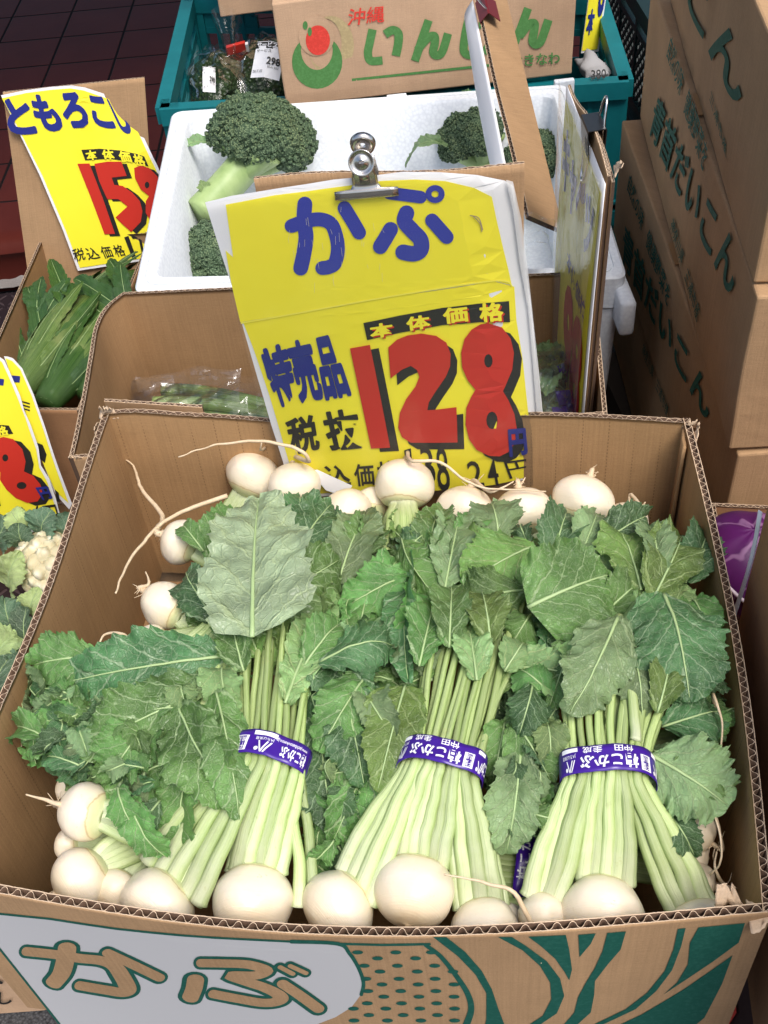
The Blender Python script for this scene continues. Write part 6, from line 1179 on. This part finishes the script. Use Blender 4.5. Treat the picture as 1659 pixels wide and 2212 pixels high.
side_print(bB, dB0, dB1, DH, [('青首だいこん', 3, [(985, 745), (1455, 1715), (1500, 1395), (1042, 528)], .022), ('自然の味　健康野菜を', 3, [(1085, 320), (1292, 985), (1328, 830), (1115, 190)], .012), ('神奈川県　三浦市産', 3, [(1105, 1290), (1258, 1830), (1278, 1745), (1128, 1222)], .008)])
_, bD = daikon('brown radish carton with green kana on its side, third from the top', dD0, dD1, DH - .002, 2)
side_print(bD, dD0, dD1, DH, [('青首だいこん', 3, [(832, 1480), (1322, 2415), (1335, 2190), (852, 1255)], .022), ('自然の味　健康野菜を', 3, [(862, 1075), (1092, 1750), (1112, 1640), (882, 975)], .012), ('神奈川県　三浦市産', 3, [(945, 2000), (1090, 2370), (1098, 2300), (958, 1935)], .008)])
_, bA = daikon('topmost brown radish carton on the right with only the end of its kana in view', dA0, dA1, DH, 3)
side_print(bA, dA0, dA1, DH, [('青首だいこん', 3, [(830, -700), (1495, 655), (1548, 330), (885, -1000)], .022), ('三浦市産', 3, [(1330, 570), (1425, 900), (1428, 820), (1340, 500)], .008)])
for k_, zb in ((1, .3695), (2, .184), (3, 0)): daikon(('', 'brown radish carton fourth from the top of the right stack', 'brown radish carton fifth from the top of the right stack', 'brown radish carton at the foot of the right stack')[k_], dz(dD0, zb + .001) + V((.004 * k_, .003, 0)), dz(dD1, zb + .001) + V((.004 * k_, 0, 0)), DH - .003, 4 + k_) if k_ < 2 else None
bench(dD0.x + .20, (dD0.y + dD1.y) / 2, .33, .60, .368, R(4), 'low wooden bench under the stacked radish cartons')
# ------- red cabbage carton and the tall carton beside it
rz = .685; rBL, rBR = at_z(1535, 1086, rz), at_z(1760, 1096, rz); dv = -EY * .20
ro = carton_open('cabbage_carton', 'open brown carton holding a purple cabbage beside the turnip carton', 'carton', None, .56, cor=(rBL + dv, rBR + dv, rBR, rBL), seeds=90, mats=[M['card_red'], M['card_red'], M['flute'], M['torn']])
bench(rBL.x + .16, rBL.y - .10, .26, .18, .552, YAW, 'small wooden bench under the cabbage carton')
m = mat('purple cabbage', (.16, .015, .15), .5, .3); M['cab'] = m; n = N(m); ob = n.coord('Object')
cc_ = at_z(1612, 1222, .655)
mp = n.n('ShaderNodeMapping'); n.l(ob, mp.inputs[0]); mp.inputs['Location'].default_value = tuple(-cc_); mp.inputs['Scale'].default_value = (1, 1, 1)
wv = n.n('ShaderNodeTexWave', wave_type='RINGS', rings_direction='Y'); n.l(mp.outputs[0], wv.inputs['Vector']); wv.inputs['Scale'].default_value = 16; wv.inputs['Distortion'].default_value = 5; wv.inputs['Detail'].default_value = 2; wv.inputs['Detail Scale'].default_value = 2
ve = n.step(wv.outputs['Fac'], .88, 1.0); n.color(n.mix(n.math('MULTIPLY', ve, .55), n.mix(n.noise(ob, 30, 3), (.045, .005, .06), (.11, .009, .12)), (.34, .18, .34)))
cab = thing('purple_cabbage', cc_, 'glossy purple cabbage with pale veins in the carton at the right', 'cabbage'); mb = MB(); rr = .058
mb.grid(lambda u, v: cc_ + V((math.sin(PI * v) * math.cos(2 * PI * u), math.sin(PI * v) * math.sin(2 * PI * u), math.cos(PI * v) * .92)) * rr * (1 + .05 * nz((math.cos(2 * PI * u) * 2, v * 4, math.sin(2 * PI * u) * 2))), 48, 28); cbo = mb.build('head', M['cab'], cab, True)
mb = MB(); A, B = cc_ + V((-.043, -.030, .034)), cc_ + V((-.018, -.056, .010)); mb.tube(cat_pts([A, A.lerp(B, .5) + V((-.004, -.004, .004)), B], 5), [.0032, .003, .003] + [.0028] * 8, 8, 0, .6); mb.build('outer_leaf_rib', mat('pale cabbage rib', (.62, .52, .56), .4), cab, True)
e0 = at_y(1645, 1134, .56); vx = V((.2877, .56, 0)); vx = V((e0.x, .56, 0)); hB = .60
tallo, tb = closed_carton('tall_carton', 'tall brown carton pressed against the right of the turnip carton', V((vx.x, .56, hB)) - EY * .42, V((vx.x, .56, hB)) - EY * .42 + EX * .3, EY * .42, .36, M['card_red'], bul=.002)
bench(vx.x + .13, .36, .24, .36, .598, YAW, 'wooden bench under the tall carton at the right')
mb = MB(); mb.grid(lambda u, v: V((vx.x, .56, .905)) + V((-.002 * u - .001, .002 + .003 * u, 0)) + V((0, 0, -.29 * v)) + V((.002 * math.sin(v * 9), 0, 0)), 3, 16); ln_ = mb.build('plastic_liner', M['p_white'], None, True, solid=.0006); tag(ln_, 'thin white plastic liner hanging down the corner of the tall carton', 'liner')
# ================================================================== low things at the two front corners
p0 = at_z(72, 2173, .002); zb_ = .20
lo, lb = closed_carton('low_carton', 'brown carton with black lettering on the asphalt under the left front corner', p0 + V((-.5, .02, .001)), p0 + V((.02, -.01, .001)), V((.02, .30, 0)), zb_, M['card_pale'], bul=.002)
LS_ = Surf(p0 + V((.02, -.01, .001)), V((-1, .058, 0)), V((0, 0, 1))); LS_ = Surf(p0 + V((-.5, .02, .001)), V((.52, -.03, 0)), V((0, 0, 1))); LS_.d = lambda u, v: .003; mb = MB(); LS_.text(mb, 'やさし', zl(4, [(-260, 1530), (72, 1530), (72, 1455), (-260, 1455)]), .001, 0, .02); LS_.stroke(mb, zl(4, [(-60, 1380), (10, 1400)]), 6, .001, 0, smooth=False); mb.build('front_print', M['ink_black'], lb, False)
q0 = at_z(1632, 2120, .40)
lr, lrb = closed_carton('low_carton', 'dark carton with red print under the right front corner', q0 + V((.0, -.06, -.30)), q0 + V((.35, -.06, -.30)), V((-.02, .35, 0)), .30, mat('dark print board', (.03, .012, .012), .5), bul=.002)
RS = Surf(q0 + V((0, -.06, -.30)), V((.02, -.35, 0)), V((0, 0, 1))); RS.d = lambda u, v: .0025
mb = MB(); 
for i in range(5): RS.loops(mb, [[(-.34 + i * .06, .1), (-.31 + i * .06, .1), (-.30 + i * .06, .22), (-.33 + i * .06, .26)]], .001, 0, px=False)
mb.build('side_print', M['ink_red'], lrb, False)
bench(.36, .42, .30, .34, .098, 0, 'low wooden stand under the dark carton at the right front')
